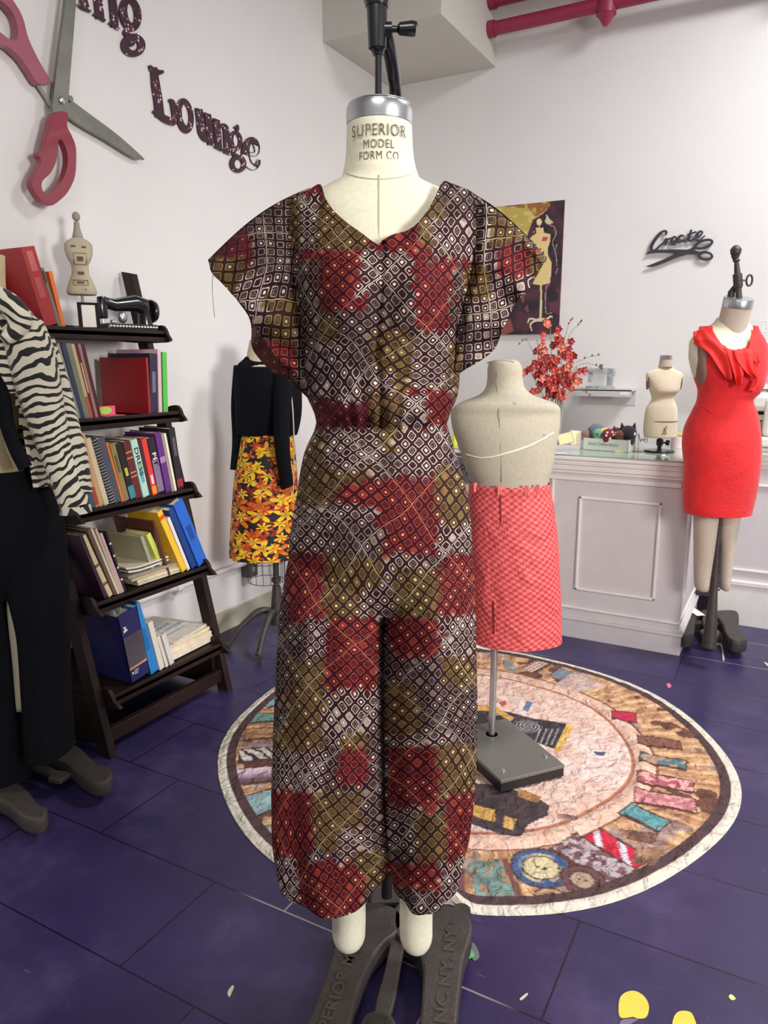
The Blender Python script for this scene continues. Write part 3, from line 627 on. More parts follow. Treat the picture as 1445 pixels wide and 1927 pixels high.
def cast_stand(par, ang, s=1., plate=False, twist=0):
    """old cast-iron H stand: two arms with splayed feet, centre boss and foot pedal"""
    M = Matrix.Rotation(ang, 4, 'Z') @ Matrix.Scale(s, 4)
    for sd in (-1, 1):
        o_ = [(sd*.02, .10), (sd*.07, .12), (sd*.115, .10), (sd*.12, .03), (sd*.105, -.05), (sd*.12, -.12), (sd*.15, -.19), (sd*.145, -.225), (sd*.09, -.235), (sd*.065, -.19), (sd*.05, -.11), (sd*.045, -.02), (sd*.02, .03)]
        vs, fs = shape([smoothpoly(o_, 4)], .03, .008)
        vs = [(v[0], v[1], v[2]+.085+.0-.55*max(0, -v[1]-.07)**1.1) for v in vs]
        m_ = MB().add(vs, fs, False, M); m_.tube([(sd*.115, -.20, 0), (sd*.112, -.20, .05)], [.026, .03], 14, M=M); m_.tube([(sd*.09, .085, 0), (sd*.09, .085, .09)], .02, 12, M=M)
        m_.build('base_arm', IRON, par)
    MB().box((-.06, .0, .05), (.06, .06, .085), M, .008).box((-.05, -.09, .04), (.05, -.065, .06), M, .004).build('crossbar', IRON, par)
    MB().box((-.016, -.17, .045), (.016, .02, .06), M, .003).box((-.042, -.205, .04), (.042, -.165, .056), M, .004).build('pedal', mat('worn_iron', srgb(92, 84, 78), .45, .5, var=.1), par)
# ------------------------------------------------------------------ cream form with red check skirt (seen from behind)
D1 = 2.30; a1, P1 = frame(D1, 943)
cf = thing('dress_form', 'cream torso form seen from behind on a steel pole, bare-shouldered above a red check skirt', 'dress form', P1, TH)
rows = [(676, 938, 962, .012, .014), (677, 930, 970, .03, .03), (681, 922, 976, .048, .05), (690, 918, 981, .054, .056), (712, 917, 983, .056, .058), (730, 913, 987, .06, .064, -.005), (742, 902, 1000, .065, .07, -.01), (752, 878, 1026, .07, .08, -.01), (758, 864, 1042, .074, .086, -.012), (766, 853, 1051, .078, .09, -.01), (780, 848, 1054, .086, .095), (800, 850, 1053, .095, .10),
        (840, 862, 1046, .10, .115), (880, 875, 1038, .094, .11), (912, 886, 1030, .088, .095), (935, 884, 1032, .088, .09), (980, 878, 1040, .10, .10), (1040, 876, 1046, .10, .10), (1090, 884, 1040, .06, .06)]
ck = pk(rows, D1, a1); tor, _ = loft('torso', ck, DIML, cf, 130, 64)
def surf(K, x, z, off=.001, front=True):
    K = np.array([list(k)+[0]*(6-len(k)) for k in K]); zz = K[::-1, 0]; g = lambda j: float(np.interp(z, zz, K[::-1, j]))
    xl, xr, d_, yc = g(1), g(2), g(3 if front else 4), g(5); c_ = max(-1, min(1, (x-(xl+xr)/2)/((xr-xl)/2)))
    return (x, yc+(-1 if front else 1)*(d_*sqrt(1-c_*c_)+off), z)
def q1(px, py): a, z = A2(px, py, D1-.09); return a-a1, z
MB().tube([surf(ck, *q1(px, py)) for px, py in ((940, 700), (939, 730), (939, 770), (940, 800), (941, 840), (943, 880), (944, 908))], .0012, 5).tube([surf(ck, *q1(px, 679+((px-950)/28)**2*5)) for px in range(924, 976, 4)], .002, 6).build('centre_seam', mat('seam_thread', srgb(160, 150, 125), .9, var=0), cf)
MB().tube([surf(ck, *q1(px, py), .002) for px, py in ((868, 853), (885, 860), (905, 863), (925, 860), (945, 854), (970, 847), (1000, 837), (1025, 826), (1046, 816))], .0028, 8).build('twill_tape', CREAM, cf)
for px, py in ((930, 722), (968, 762), (1024, 823)):
    p = surf(ck, *q1(px, py), .002); MB().tube([p, (p[0]+.004, p[1]-.006, p[2]+.008)], .0008, 5).ball((p[0]+.004, p[1]-.006, p[2]+.008), .0018, n=6).build('pin', STEEL, cf)
pb = FL(925, 1385, .045); dx, dy = pb[0]-P1[0], pb[1]-P1[1]; plx, ply = dx*cos(TH)+dy*sin(TH), -dx*sin(TH)+dy*cos(TH)
MB().tube([(plx, ply, .045), (plx, ply, .62)], .0115, 16).tube([(plx, ply, .045), (plx, ply, .052)], .02, 16).build('pole', STEEL, cf)
cor = [fl_local(x, y, .05, P1) for x, y in ((943, 1470), (1055, 1442), (1000-8, 1382-8))]
p0 = Vector(cor[0]); e1 = Vector(cor[1])-p0; e2 = Vector((-e1.y, e1.x)).normalized()*.33; e1 = e1.normalized()*.225
GREYP = mat('grey_steel_plate', srgb(124, 122, 116), .5, .4, var=.05)
def platebox(z0, z1, ins=0):
    o_ = [p0, p0+e1, p0+e1+e2, p0+e2]; c_ = sum(o_, Vector((0, 0)))/4; o_ = [c_+(q-c_)*(1-ins) for q in o_]
    vs, fs = shape([[tuple(q) for q in o_]], z1-z0-.002, .001); return [(v[0], v[1], v[2]+z0+.001) for v in vs], fs
MB().add(*platebox(.042, .052)).build('base_plate', GREYP, cf)
MB().add(*platebox(0.0125, .042, .01)).build('base_block', mat('black_block', srgb(30, 26, 28), .6), cf)
for px, py in ((946, 1451), (1026, 1425), (932, 1345), (1032-3, 1412)):
    if (px, py) == (1029, 1412): continue
    q = fl_local(px, py, .052, P1); MB().lathe([(.009, .052), (.009, .053), (.006, .054), (.006, .058), (.003, .0595)], 12, Matrix.Translation((*q, 0))).build('bolt', STEEL, cf)
sk = thing('skirt', 'coral red small-check pencil skirt with back zip on the cream torso form', 'skirt', P1, TH)
sr = [(909, 884, 1033, .098, .102), (914, 883, 1034, .10, .104), (935, 880, 1038, .102, .106), (965, 876, 1043, .108, .11), (1010, 877, 1048, .112, .115), (1080, 880, 1052, .112, .118), (1150, 883, 1055, .112, .118), (1194, 884, 1056, .111, .118), (1202, 884, 1056, .110, .118)]
o, vv = loft('skirt_body', pk(sr, D1, a1), CHECK, sk, 110, 90, pleat(3, .022, 3, .6), (0, 0), exp=2.1)
set_uv(o, np.stack([np.interp(np.arange(90), [0, 90], [0, .62])[None, :].repeat(111, 0).ravel()+.02*np.sin(vv[:, 2]*9), vv[:, 2]+.02*vv[:, 0]], 1))
kk = pk(sr, D1, a1)
wv, _v = loft('waistband', pk([(908, 884, 1033, .101, .105), (910, 883, 1034, .103, .107), (922, 882, 1036, .104, .108), (924, 882, 1036, .103, .107)], D1, a1), CHECK, sk, 16, 90, None, (0, 0), exp=2.1)
set_uv(wv, np.stack([np.interp(np.arange(90), [0, 90], [0, .62])[None, :].repeat(17, 0).ravel(), _v[:, 2]], 1))
for px in (898, 940, 990, 1012):
    z1 = A2(px, 913, D1-.1)[1]; z0 = A2(px, 931, D1-.1)[1]; a = A2(px, 915, D1-.1)[0]-a1
    p = surf(kk, a, z1, .008); q = surf(kk, a, z0, .008)
    MB().box((-.006, -.0015, 0), (.006, .0015, z1-z0), Matrix.Translation((q[0], q[1], q[2])) @ Matrix.Rotation(atan2(-(q[0])*1.2, .1)*.5, 4, 'Z')).build('belt_loop', CHECK, sk)
DKR = mat('red_shadow_seam', srgb(120, 22, 30), .8, var=0)
MB().tube([surf(kk, *q1(941, y), .004) for y in range(912, 985, 8)], .0012, 6).build('zip', DKR, sk)
MB().tube([surf(kk, *q1(928+((y-1130)*.02), y), .003) for y in range(1128, 1200, 8)], [.0006]+[.0022]*8, 6).build('back_vent', DKR, sk)
# ------------------------------------------------------------------ floral skirt + black top on a wire-cage form
D2 = 3.22; a2, P2 = frame(D2, 508)
ff = thing('dress_form', 'wire-cage dress form with iron stand wearing the black top and floral skirt', 'dress form', P2, TH)
nk = pk([(640, 470, 520, .05, .05), (660, 466, 528, .05, .05), (678, 462, 536, .06, .06), (690, 452, 556, .08, .07)], D2, a2)
loft('neck', nk, CREAM2, ff, 30, 32)
lx2 = lambda px, py, bb=0: (A2(px, py, D2+bb)[0]-a2, bb, A2(px, py, D2+bb)[1])
zt, zb = lx2(500, 1030)[2], lx2(500, 1092)[2]
cg = MB(); cr, cyy = .083, .085; cxx = lx2(500, 1060)[0]-.0
for k in range(16):
    a = 2*pi*k/16; cg.tube([(cxx+cr*cos(a)*1.06, cyy*sin(a), zt), (cxx+cr*cos(a), cyy*sin(a)*.95, zb+.01), (cxx+cr*.97*cos(a), cyy*sin(a)*.95, zb)], .0013, 5)
for z, e in ((zb, .97), (zb+.09, 1.02)): cg.tube([(cxx+cr*e*cos(2*pi*k/32), cyy*e*sin(2*pi*k/32), z) for k in range(33)], .0016, 6)
cg.build('wire_cage', IRON, ff)
MB().tube([(.0, 0, .9), (.0, 0, .14)], .0135, 14).tube([(0, 0, zb-.005), (0, 0, zb+.012)], .022, 14).tube([(0, 0, .28), (0, 0, .22), (0, 0, .10)], [.018, .024, .034], 16).build('pole', IRON, ff)
for k, ang in enumerate((200, 255, 325, 80)):
    a = radians(ang); L = (.215, .20, .19, .15)[k]; p = [(0, 0, .15), (.35, .0, .17), (.75, 0, .11), (1, 0, .045), (1.08, 0, .03)]
    pts = smoothpoly([(cos(a)*q[0]*L, sin(a)*q[0]*L, q[2]) for q in p], 5, False)
    b_ = MB().tube(pts, [.016]*8+[.013]*(len(pts)-8), 10); e = pts[-1]; b_.tube([(e[0], e[1]-.006, .018), (e[0], e[1]+.006, .018)], .018, 14)
    b_.build('leg', IRON, ff)
tp = thing('top', 'long-sleeved black knit top on the wire-cage form by the left wall', 'top', P2, TH)
tr = [(671, 462, 545, .05, .05), (676, 458, 552, .055, .055), (684, 449, 560, .07, .07), (705, 443, 566, .09, .085), (740, 442, 568, .105, .09), (790, 444, 566, .10, .085), (815, 446, 560, .09, .08), (818, 447, 559, .088, .08)]
loft('bodice', pk(tr, D2, a2), BLACKC, tp, 50, 48, pleat(4, .02, 2), (1, 0))
sp = [lx2(535, 685, -.03), lx2(532, 740, -.10), lx2(530, 820, -.125), lx2(535, 880, -.125), lx2(541, 914, -.12)]
MB().tube(smoothpoly([tuple(p) for p in sp], 6, False), list(np.linspace(.050, .034, 10))+list(np.linspace(.034, .026, 15)), 16).build('sleeve', BLACKC, tp)
MB().tube([lx2(537, 908, -.12), lx2(541, 917, -.12)], .0275, 16).build('cuff', BLACKC, tp)
MB().tube(smoothpoly([tuple(p) for p in [lx2(455, 690, 0), lx2(450, 760, .02), lx2(452, 830, .02), lx2(448, 885, .0)]], 6, False), .035, 14).build('sleeve', BLACKC, tp)
MB().add([lx2(545, 718, -.02), lx2(556, 752, -.02), lx2(547, 778, -.02), lx2(541, 770, -.01), lx2(545, 718, .01), lx2(556, 752, .01), lx2(547, 778, .01), lx2(541, 770, .02)], [(0, 1, 2, 3), (7, 6, 5, 4), (0, 4, 5, 1), (1, 5, 6, 2), (2, 6, 7, 3), (3, 7, 4, 0)]).build('side_panel', BLACKC, tp)
fs_ = thing('skirt', 'black, yellow and orange floral skirt under the black long-sleeved top', 'skirt', P2, TH)
fr_ = [(812, 458, 552, .085, .08), (818, 456, 553, .088, .082), (850, 450, 556, .10, .09), (900, 441, 560, .11, .095), (960, 436, 562, .115, .10), (1020, 432, 562, .118, .10), (1043, 431, 561, .118, .10), (1047, 431, 561, .117, .10)]
o, vv = loft('skirt_body', pk(fr_, D2, a2), FLORAL, fs_, 80, 80, pleat(5, .035, 5), (0, 0))
set_uv(o, np.stack([np.interp(np.arange(80), [0, 80], [0, .62])[None, :].repeat(81, 0).ravel(), vv[:, 2]], 1))
MB().tube(smoothpoly([tuple(p) for p in [lx2(547, 735, -.06), lx2(551, 775, -.08), lx2(553, 830, -.09), lx2(552, 900, -.10), lx2(551, 935, -.10)]], 5, False), .003, 6).build('drawstring', mat('cord_cream', srgb(200, 190, 175), .8), tp)
# ------------------------------------------------------------------ zebra jacket, black trousers, left form
D3 = 2.0; a3, P3 = frame(D3, 10)
zf = thing('dress_form', 'cream dress form with cast-iron feet at the left edge wearing the zebra jacket', 'dress form', P3, TH)
lx3 = lambda px, py, bb=0: (A2(px, py, D3+bb)[0]-a3, bb, A2(px, py, D3+bb)[1])
zr = [(480, -60, 5, .05, .05), (540, -62, 6, .055, .055), (580, -110, 40, .07, .07), (620, -130, 70, .09, .08), (740, -110, 40, .10, .09), (830, -95, 28, .09, .08), (900, -100, 42, .10, .09), (960, -110, 50, .10, .10), (1060, -108, 50, .08, .09)]
loft('torso', pk(zr, D3, a3), mat('tan_linen', srgb(196, 176, 138), .85, var=.06, bump=.2, bs=300), zf, 70, 48)
for xs in ((-75, -8), (14, 80)):
    loft('leg', pk([(1000, xs[0], xs[1], .06, .06), (1150, xs[0]+4, xs[1]-6, .05, .055), (1260, xs[0]+14, xs[1]-12, .04, .045), (1330, xs[0]+16, xs[1]-16, .034, .036)], D3, a3), CREAM2, zf, 30, 28)
MB().tube([(.02, .14, 1.3), (.02, .14, .1)], .014, 12).build('pole', IRON, zf)
cs = thing('tmp', 'x y z w', 'x', P3, TH); bpy.data.objects.remove(cs)
def castarm(pts, z=.085, name='base_arm'):
    P = [fl_local(x, y, z, P3) for x, y in pts]; vs, fs = shape([smoothpoly(P, 4)], .03, .008)
    cxm = sum(p[0] for p in P)/len(P); q = P[0]
    b_ = MB().add([(v[0], v[1], v[2]+z-.046) for v in vs], fs); b_.tube([(q[0], q[1], 0), (q[0], q[1], .05)], [.022, .03], 14); return b_.build(name, mat('worn_iron', srgb(92, 84, 78), .45, .5, var=.1), zf)
castarm([(178, 1434), (202, 1440), (204, 1458), (185, 1466), (160, 1455), (120, 1425), (60, 1412), (20, 1400), (20, 1385), (80, 1385), (140, 1400)])
castarm([(66, 1508), (82, 1516), (76, 1532), (45, 1528), (10, 1500), (-60, 1480), (-120, 1470), (-120, 1445), (-40, 1450), (30, 1470)])
lv3 = [(56, 1425), (62, 1440), (112, 1462), (150, 1458), (135, 1450), (120, 1448), (112, 1462), (92, 1470), (96, 1460), (60, 1445)]
P = [fl_local(x, y, .06, P3) for x, y in [(50, 1418), (60, 1430), (108, 1450), (138, 1452), (112, 1468), (92, 1464), (96, 1457), (52, 1440)]]
vs, fs = shape([P], .010, .002); MB().add([(v[0], v[1], v[2]+.048) for v in vs], fs).build('pedal', mat('worn_iron', srgb(92, 84, 78), .45, .5, var=.1), zf)
q = fl_local(60, 1455, .0, P3); MB().box((q[0]-.10, q[1]-.0, .03), (q[0]+.08, q[1]+.03, .06), bev=.005).build('crossbar', IRON, zf)
zj = thing('jacket', 'black and white zebra-print jacket on the form at the left edge', 'jacket', P3, TH)
jr = [(575, -120, 44, .07, .075), (590, -135, 58, .085, .085), (640, -145, 84, .11, .10), (720, -135, 82, .125, .10), (800, -120, 78, .12, .10), (860, -118, 88, .12, .10), (905, -120, 98, .125, .105), (912, -120, 99, .125, .105)]
def openf(X, Y, q): g = np.clip((q-.3)/.7, 0, 1); return g*.05*np.clip(-X/.08, -1, 1)*(Y < 0)
o, vv = loft('jacket_body', pk(jr, D3, a3), ZEBRA, zj, 90, 90, pleat(5, .03, 4, .5), (1, 0), None, 2.2)
# cut the jacket open below the chest so the form shows
me = o.data; bm = bmesh.new(); bm.from_mesh(me)
kill = []
for f in bm.faces:
    c = f.calc_center_median(); px_, py_ = prj(c.x, c.y, c.z, a3, D3)
    if c.y < 0 and py_ > 740 and px_ < 26+(py_-740)*.22: kill.append(f)
    elif len(f.verts) > 4: kill.append(f)
bmesh.ops.delete(bm, geom=kill, context='FACES'); bm.to_mesh(me); bm.free()
sp = [lx3(40, 622, -.03), lx3(62, 680, -.06), lx3(80, 760, -.07), lx3(104, 840, -.07), lx3(124, 900, -.08), lx3(142, 955, -.09)]
def ztube(name, pts, rad, n=28, seed=3):
    P = smoothpoly([(*p, r) for p, r in zip(pts, rad)], 14, False); o = MB().tube([p[:3] for p in P], [p[3] for p in P], n, False).build(name, ZEBRA, zj)
    uv = []; L = 0
    for i, p in enumerate(P):
        if i: L += (Vector(p[:3])-Vector(P[i-1][:3])).length
        for k in range(n): uv.append((p[3]*2*pi*abs(k/n-.5), -L+seed+.010*abs(k/n-.5)))
    v = np.zeros(len(o.data.vertices)*3); o.data.vertices.foreach_get('co', v); v = v.reshape(-1, 3)
    N = np.zeros_like(v); o.data.vertices.foreach_get('normal', N.ravel()) if False else None
    set_uv(o, uv); return o
ztube('sleeve', sp, [.060, .058, .052, .044, .040, .037])
ztube('sleeve', [lx3(80, 640, .02), lx3(104, 720, .0), lx3(122, 800, -.03), lx3(138, 860, -.05), lx3(150, 930, -.075)], [.03, .034, .036, .036, .032], seed=6)
sh = MB(); sh.tube([lx3(141, 950, -.09), lx3(143, 965, -.09)], [.0385, .040], 24, False)
o = sh.build('cuff', ZEBRA, zj); set_uv(o, [(.02*(k % 24), .3+.01*(k//24)) for k in range(len(o.data.vertices))])
cl_ = smoothpoly([tuple(p) for p in [lx3(-40, 560, -.02), lx3(-8, 556, -.06), lx3(20, 575, -.085), (lx3(36, 600, -.09)), lx3(30, 622, -.10), lx3(8, 640, -.125)]], 6, False)
o = MB().tube(cl_, [.014+.016*sin(pi*i/(len(cl_)-1)) for i in range(len(cl_))], 16).build('collar', ZEBRA, zj)
set_uv(o, [(v.co.x, v.co.z*.8+v.co.x*.5) for v in o.data.vertices])
bt = thing('trousers', 'black wide-leg trousers on the form at the left edge', 'trousers', P3, TH)
loft('trouser_top', pk([(882, -115, 62, .11, .11), (890, -118, 66, .115, .11), (940, -125, 100, .125, .12), (1000, -125, 118, .13, .12), (1060, -120, 122, .11, .11), (1120, -110, 110, .06, .06)], D3, a3), BLACKC, bt, 50, 48, pleat(6, .02, 3), (0, 0))
loft('trouser_leg', pk([(1010, 4, 119, .10, .10), (1100, 20, 124, .10, .10), (1200, 42, 125, .095, .10), (1300, 50, 126, .095, .10), (1395, 56, 132, .095, .10), (1410, 57, 133, .094, .10)], D3, a3), BLACKC, bt, 60, 48, pleat(4, .04, 2), (0, 0))
loft('trouser_leg', pk([(1010, -122, 8, .10, .10), (1100, -110, 22, .10, .10), (1200, -105, 27, .095, .10), (1300, -100, 42, .095, .10), (1440, -95, 54, .10, .10), (1462, -94, 55, .10, .10)], D3, a3), BLACKC, bt, 60, 48, pleat(4, .04, 6), (0, 0))
vst = MB(); P = [lx3(-20, 700, -.10), lx3(4, 742, -.115), lx3(14, 800, -.12), lx3(30, 845, -.12), lx3(48, 880, -.12)]
vst.tube(smoothpoly([tuple(p) for p in P], 6, False), [.018]*25, 12).build('dark_lining', BLACKC, zj)
# ------------------------------------------------------------------ red dress form
D4 = 2.99; a4, P4 = frame(D4, 1362)
lx4 = lambda px, py, bb=0: (A2(px, py, D4+bb)[0]-a4, bb, A2(px, py, D4+bb)[1])
rf = thing('dress_form', 'cream full-body dress form with tilted neck cap wearing the red dress', 'dress form', P4, TH)
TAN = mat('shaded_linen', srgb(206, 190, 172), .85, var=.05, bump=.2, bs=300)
rr4 = [(598, 1350, 1402, .05, .05), (606, 1345, 1406, .055, .06), (616, 1330, 1415, .06, .065), (626, 1312, 1425, .065, .07), (640, 1300, 1434, .075, .08), (665, 1297, 1438, .095, .085), (700, 1303, 1434, .115, .085), (745, 1322, 1418, .09, .08), (790, 1315, 1412, .09, .085), (850, 1299, 1420, .10, .095), (920, 1304, 1402, .09, .09), (955, 1312, 1392, .06, .07)]
k4 = pk(rr4, D4, a4); loft('torso', k4, CREAM, rf, 110, 56)
loft('arm_plate', [(z, x0, x1, f, b_, y) for z, x0, x1, f, b_, y in [(lx4(1305, 640)[2], -.115, -.075, .02, .02, -.02), (lx4(1305, 648)[2], -.130, -.072, .045, .045, -.02), (lx4(1305, 680)[2], -.128, -.075, .05, .05, -.02), (lx4(1305, 718)[2], -.108, -.080, .03, .03, -.02), (lx4(1305, 726)[2], -.100, -.085, .006, .006, -.02)]], mat('armplate_taupe', srgb(140, 112, 100), .8, var=.04), rf, 40, 28)
nkM = Matrix.Translation(lx4(1371, 640)) @ Matrix.Rotation(radians(2), 4, 'Y') @ Matrix.Rotation(radians(16), 4, 'X')
nh = .160
MB().lathe([(.062, .0), (.058, .03), (.0545, .07), (.0535, nh-.03), (.0535, nh-.028)], 36, nkM).build('neck', TAN, rf)
MB().lathe([(.054, nh-.03), (.055, nh-.03), (.055, nh), (.053, nh+.003), (.001, nh+.003)], 36, nkM).build('neck_cap', STEEL, rf)
tpz = nkM @ Vector((0, 0, nh))
hb = MB(); h0 = Vector(tpz); h1 = Vector(lx4(1384, 466, h0.y))
hb.tube([h0, h0.lerp(h1, .55), h0.lerp(h1, .75)], [.012, .011, .008], 12).tube([h0.lerp(h1, .2), h0.lerp(h1, .25), h0.lerp(h1, .48), h0.lerp(h1, .5)], [.013, .017, .017, .012], 12).tube([h0.lerp(h1, .72), h0.lerp(h1, .75), h0.lerp(h1, .78)], [.009, .015, .009], 12)
hb.build('head_bracket', IRON, rf)
c_ = h0.lerp(h1, .93); MB().ball(c_, .0195, 1, 1, 1.15).tube([c_-Vector((0, 0, .03)), c_-Vector((0, 0, .015))], [.01, .016], 12).tube([c_+Vector((0, 0, .003)), c_+Vector((0, 0, .007))], .0205, 16).build('finial', IRON, rf)
s_ = h0.lerp(h1, .36); MB().tube([s_, s_+Vector((.035, 0, 0))], .0035, 8).tube([s_+Vector((.044+.011*cos(t), 0, .020*sin(t))) for t in np.linspace(0, 2*pi, 17)], .004, 8).build('thumb_screw', IRON, rf)
g0 = h0+Vector((-.022, .02, -.005)); MB().tube([g0, g0+Vector((.002, .005, .03)), g0+Vector((.014, 0, .055))], [.014, .013, .008], 10).build('gooseneck', IRON, rf)
for x0, x1, yb_ in ((1306, 1350, 1114), (1350, 1386, 1112)):
    loft('leg', pk([(900, x0-4, x1+8, .07, .07), (965, x0, x1+2 if x0 < 1340 else x1+6, .055, .06), (1030, x0+1, x1-6, .048, .055), (1085, x0+1, x1-12, .038, .042), (yb_-12, x0+2, x1-14, .036, .038), (yb_-3, x0+6, x1-17, .028, .03), (yb_, x0+16, x1-22, .005, .005)], D4, a4), TAN, rf, 50, 32)
pf = fl_local(1331, 1172, .11, P4); top4 = lx4(1352, 955, .0)
st = MB(); st.tube([(top4[0]-.002, top4[1]-.03, top4[2]), (lx4(1344, 1020)[0], -.03, lx4(1344, 1020)[2]), (lx4(1335, 1110)[0], -.04, lx4(1335, 1110, -.04)[2]), (lx4(1330, 1148)[0], -.05, .10)], [.004, .008, .0145, .03], 16)
for i in range(16):
    t_ = i/15; q0 = Vector((lx4(1344, 1020)[0], -.03, lx4(1344, 1020)[2])); q1_ = Vector((lx4(1335, 1110)[0], -.04, lx4(1335, 1110, -.04)[2])); q_ = q0.lerp(q1_, t_); st.box((q_.x+.006+.007*t_, q_.y-.004, q_.z-.003), (q_.x+.016+.007*t_, q_.y+.004, q_.z+.003))
st.build('ratchet_pole', IRON, rf)
def cst(pts, z, h, name='base_arm', m=IRON, leg=None):
    P = [fl_local(x, y, z, P4) for x, y in pts]; vs, fs = shape([smoothpoly(P, 4)], h, .006)
    b_ = MB().add([(v[0], v[1], v[2]+z-h-.006) for v in vs], fs)
    for l_ in (leg or []): q = fl_local(*l_, .0, P4); b_.tube([(q[0], q[1]+.01, 0), (q[0], q[1]+.01, z-h+.005)], [.024, .028], 14)
    return b_.build(name, m, rf)
cst([(1346, 1150), (1382, 1149), (1388, 1162), (1388, 1180), (1402, 1196), (1401, 1203), (1380, 1203), (1368, 1190), (1362, 1172), (1350, 1158)], .09, .045, leg=[(1386, 1226)])
cst([(1276, 1140), (1300, 1143), (1322, 1152), (1308, 1160), (1305, 1176), (1302, 1190), (1282, 1192), (1278, 1170)], .09, .05, leg=[(1290, 1212)])
cst([(1322, 1150), (1340, 1152), (1342, 1183), (1350, 1186), (1348, 1194), (1322, 1190), (1322, 1184), (1328, 1182)], .085, .012, 'pedal', mat('worn_iron', srgb(92, 84, 78), .45, .5, var=.1), leg=[(1333, 1208)])
cst([(1298, 1160), (1366, 1162), (1366, 1172), (1300, 1170)], .07, .02, 'crossbar')
q = [fl_local(x, y, .094, P4) for x, y in ((1291, 1146), (1308, 1145), (1327, 1158), (1311, 1159))]
vs, fs = shape([q], .001, 0); MB().add([(v[0], v[1], v[2]+.094) for v in vs], fs).build('paper_tag', WHITEP, rf)
rd = thing('dress', 'bright red sleeveless sheath dress with draped ruffle collar on the tilted-neck form', 'dress', P4, TH)
dk = [(614, 1318, 1424, .07, .075), (626, 1309, 1429, .072, .078), (640, 1300, 1437, .085, .088), (665, 1301, 1441, .108, .092), (705, 1306, 1437, .125, .092), (740, 1315, 1424, .105, .086), (752, 1314, 1413, .10, .086), (775, 1304, 1420, .108, .095), (805, 1290, 1425, .118, .105), (830, 1286, 1427, .125, .11), (880, 1289, 1425, .122, .108), (930, 1287, 1418, .112, .105), (960, 1288, 1411, .108, .10), (965, 1289, 1410, .107, .10)]
o, vv = loft('dress_body', pk(dk, D4, a4), REDD, rd, 250, 200, pleat(3, .018, 9, .3), (0, 0), None, 2.1)
me = o.data; bm = bmesh.new(); bm.from_mesh(me); kill = []
neckP = [(1335, 580), (1338, 604), (1343, 625), (1355, 645), (1375, 659), (1402, 655), (1413, 640), (1417, 620), (1414, 580)]
armP = [(1285, 615), (1314, 615), (1318, 636), (1318, 656), (1313, 668), (1305, 655), (1292, 650)]
for f in bm.faces:
    c = f.calc_center_median(); px_, py_ = prj(c.x, c.y, c.z, a4, D4)
    if c.y < .03 and inpoly(np.array([px_]), np.array([py_]), neckP)[0]: kill.append(f)
    elif c.y < .05 and inpoly(np.array([px_]), np.array([py_]), armP)[0]: kill.append(f)
bmesh.ops.delete(bm, geom=kill, context='FACES'); bm.to_mesh(me); bm.free()
dK = pk(dk, D4, a4)
def ruf(name, P, fold=.012, base=.014, n=26):
    """draped ruffle panel from left edge points and right edge points (pixels)"""
    L_, R2 = np.array(P[0], float), np.array(P[1], float); t = np.linspace(0, 1, n*2); s = np.linspace(0, 1, n)
    lx_, ly = [cubic(np.linspace(0, 1, len(L_)), L_[:, j], t) for j in (0, 1)]; rx_, ry = [cubic(np.linspace(0, 1, len(R2)), R2[:, j], t) for j in (0, 1)]
    vs = []
    for i in range(len(t)):
        for j in range(n):
            px_ = lx_[i]*(1-s[j])+rx_[i]*s[j]; py_ = ly[i]*(1-s[j])+ry[i]*s[j]
            x, _, z = lx4(px_, py_, -.11); p = surf(dK, x, z, base+fold*(.5+.5*sin(9*s[j]+3*t[i]))*(.3+t[i])); vs.append(p)
    o = grid(name, vs, len(t), n, REDR, rd); md = o.modifiers.new('thick', 'SOLIDIFY'); md.thickness = .002; return o
ruf('ruffle', ([(1324, 622), (1323, 644), (1338, 665), (1352, 695), (1362, 712)], [(1340, 618), (1347, 634), (1362, 650), (1376, 668), (1374, 716)]), .012, .012)
ruf('ruffle', ([(1362, 655), (1368, 680), (1372, 705), (1380, 728)], [(1384, 660), (1388, 680), (1392, 700), (1389, 720)]), .016, .018)
ruf('ruffle', ([(1376, 660), (1380, 680), (1394, 702), (1412, 712)], [(1405, 656), (1413, 672), (1410, 690), (1411, 708)]), .016, .02)
ruf('ruffle', ([(1408, 655), (1410, 668), (1412, 676), (1418, 683)], [(1423, 625), (1432, 640), (1437, 662), (1434, 676)]), .008, .010)
ruf('ruffle', ([(1408, 690), (1410, 710), (1406, 726), (1402, 734)], [(1414, 690), (1420, 708), (1424, 722), (1420, 738)]), .010, .016)
MB().tube([surf(dK, lx4(x, y, -.1)[0], lx4(x, y, -.1)[2], .003) for x, y in ((1332, 764), (1339, 772), (1345, 780))], [.001, .003, .001], 6).tube([surf(dK, lx4(x, y, -.1)[0], lx4(x, y, -.1)[2], .002) for x, y in ((1324, 768), (1330, 776), (1337, 781))], [.001, .002, .001], 6).build('waist_tuck', REDR, rd)
# ------------------------------------------------------------------ left wall: scissors and letters
def LW(px, py, x=.0): p = hit(px, py, 0, x); return (p[1], p[2])
def onleft(P, x): return [LW(px/2.779, py/2.779, x) for px, py in P]
def wall_left_piece(name, polys, x0, th, m, parent=None, bev=.0015, sm=4):
    ps = [smoothpoly(onleft(P, x0+th), sm) if sm else onleft(P, x0+th) for P in polys]
    vs, fs = shape(ps, th-2*bev, bev); vs = [(x0+bev+v[2], v[0], v[1]) for v in vs]
    # keep vertices relative to parent base
    if parent: L = parent.location; vs = [(v[0]-L[0], v[1]-L[1], v[2]-L[2]) for v in vs]
    return MB().add(vs, fs).build(name, m, parent)
c0 = LW(115, 190); sc = thing('giant_scissors', 'giant pair of red-handled scissors mounted open on the left wall', 'scissors', (0, c0[0], c0[1]))
BLADE = mat('dull_steel', srgb(128, 128, 118), .42, .6, var=.12)
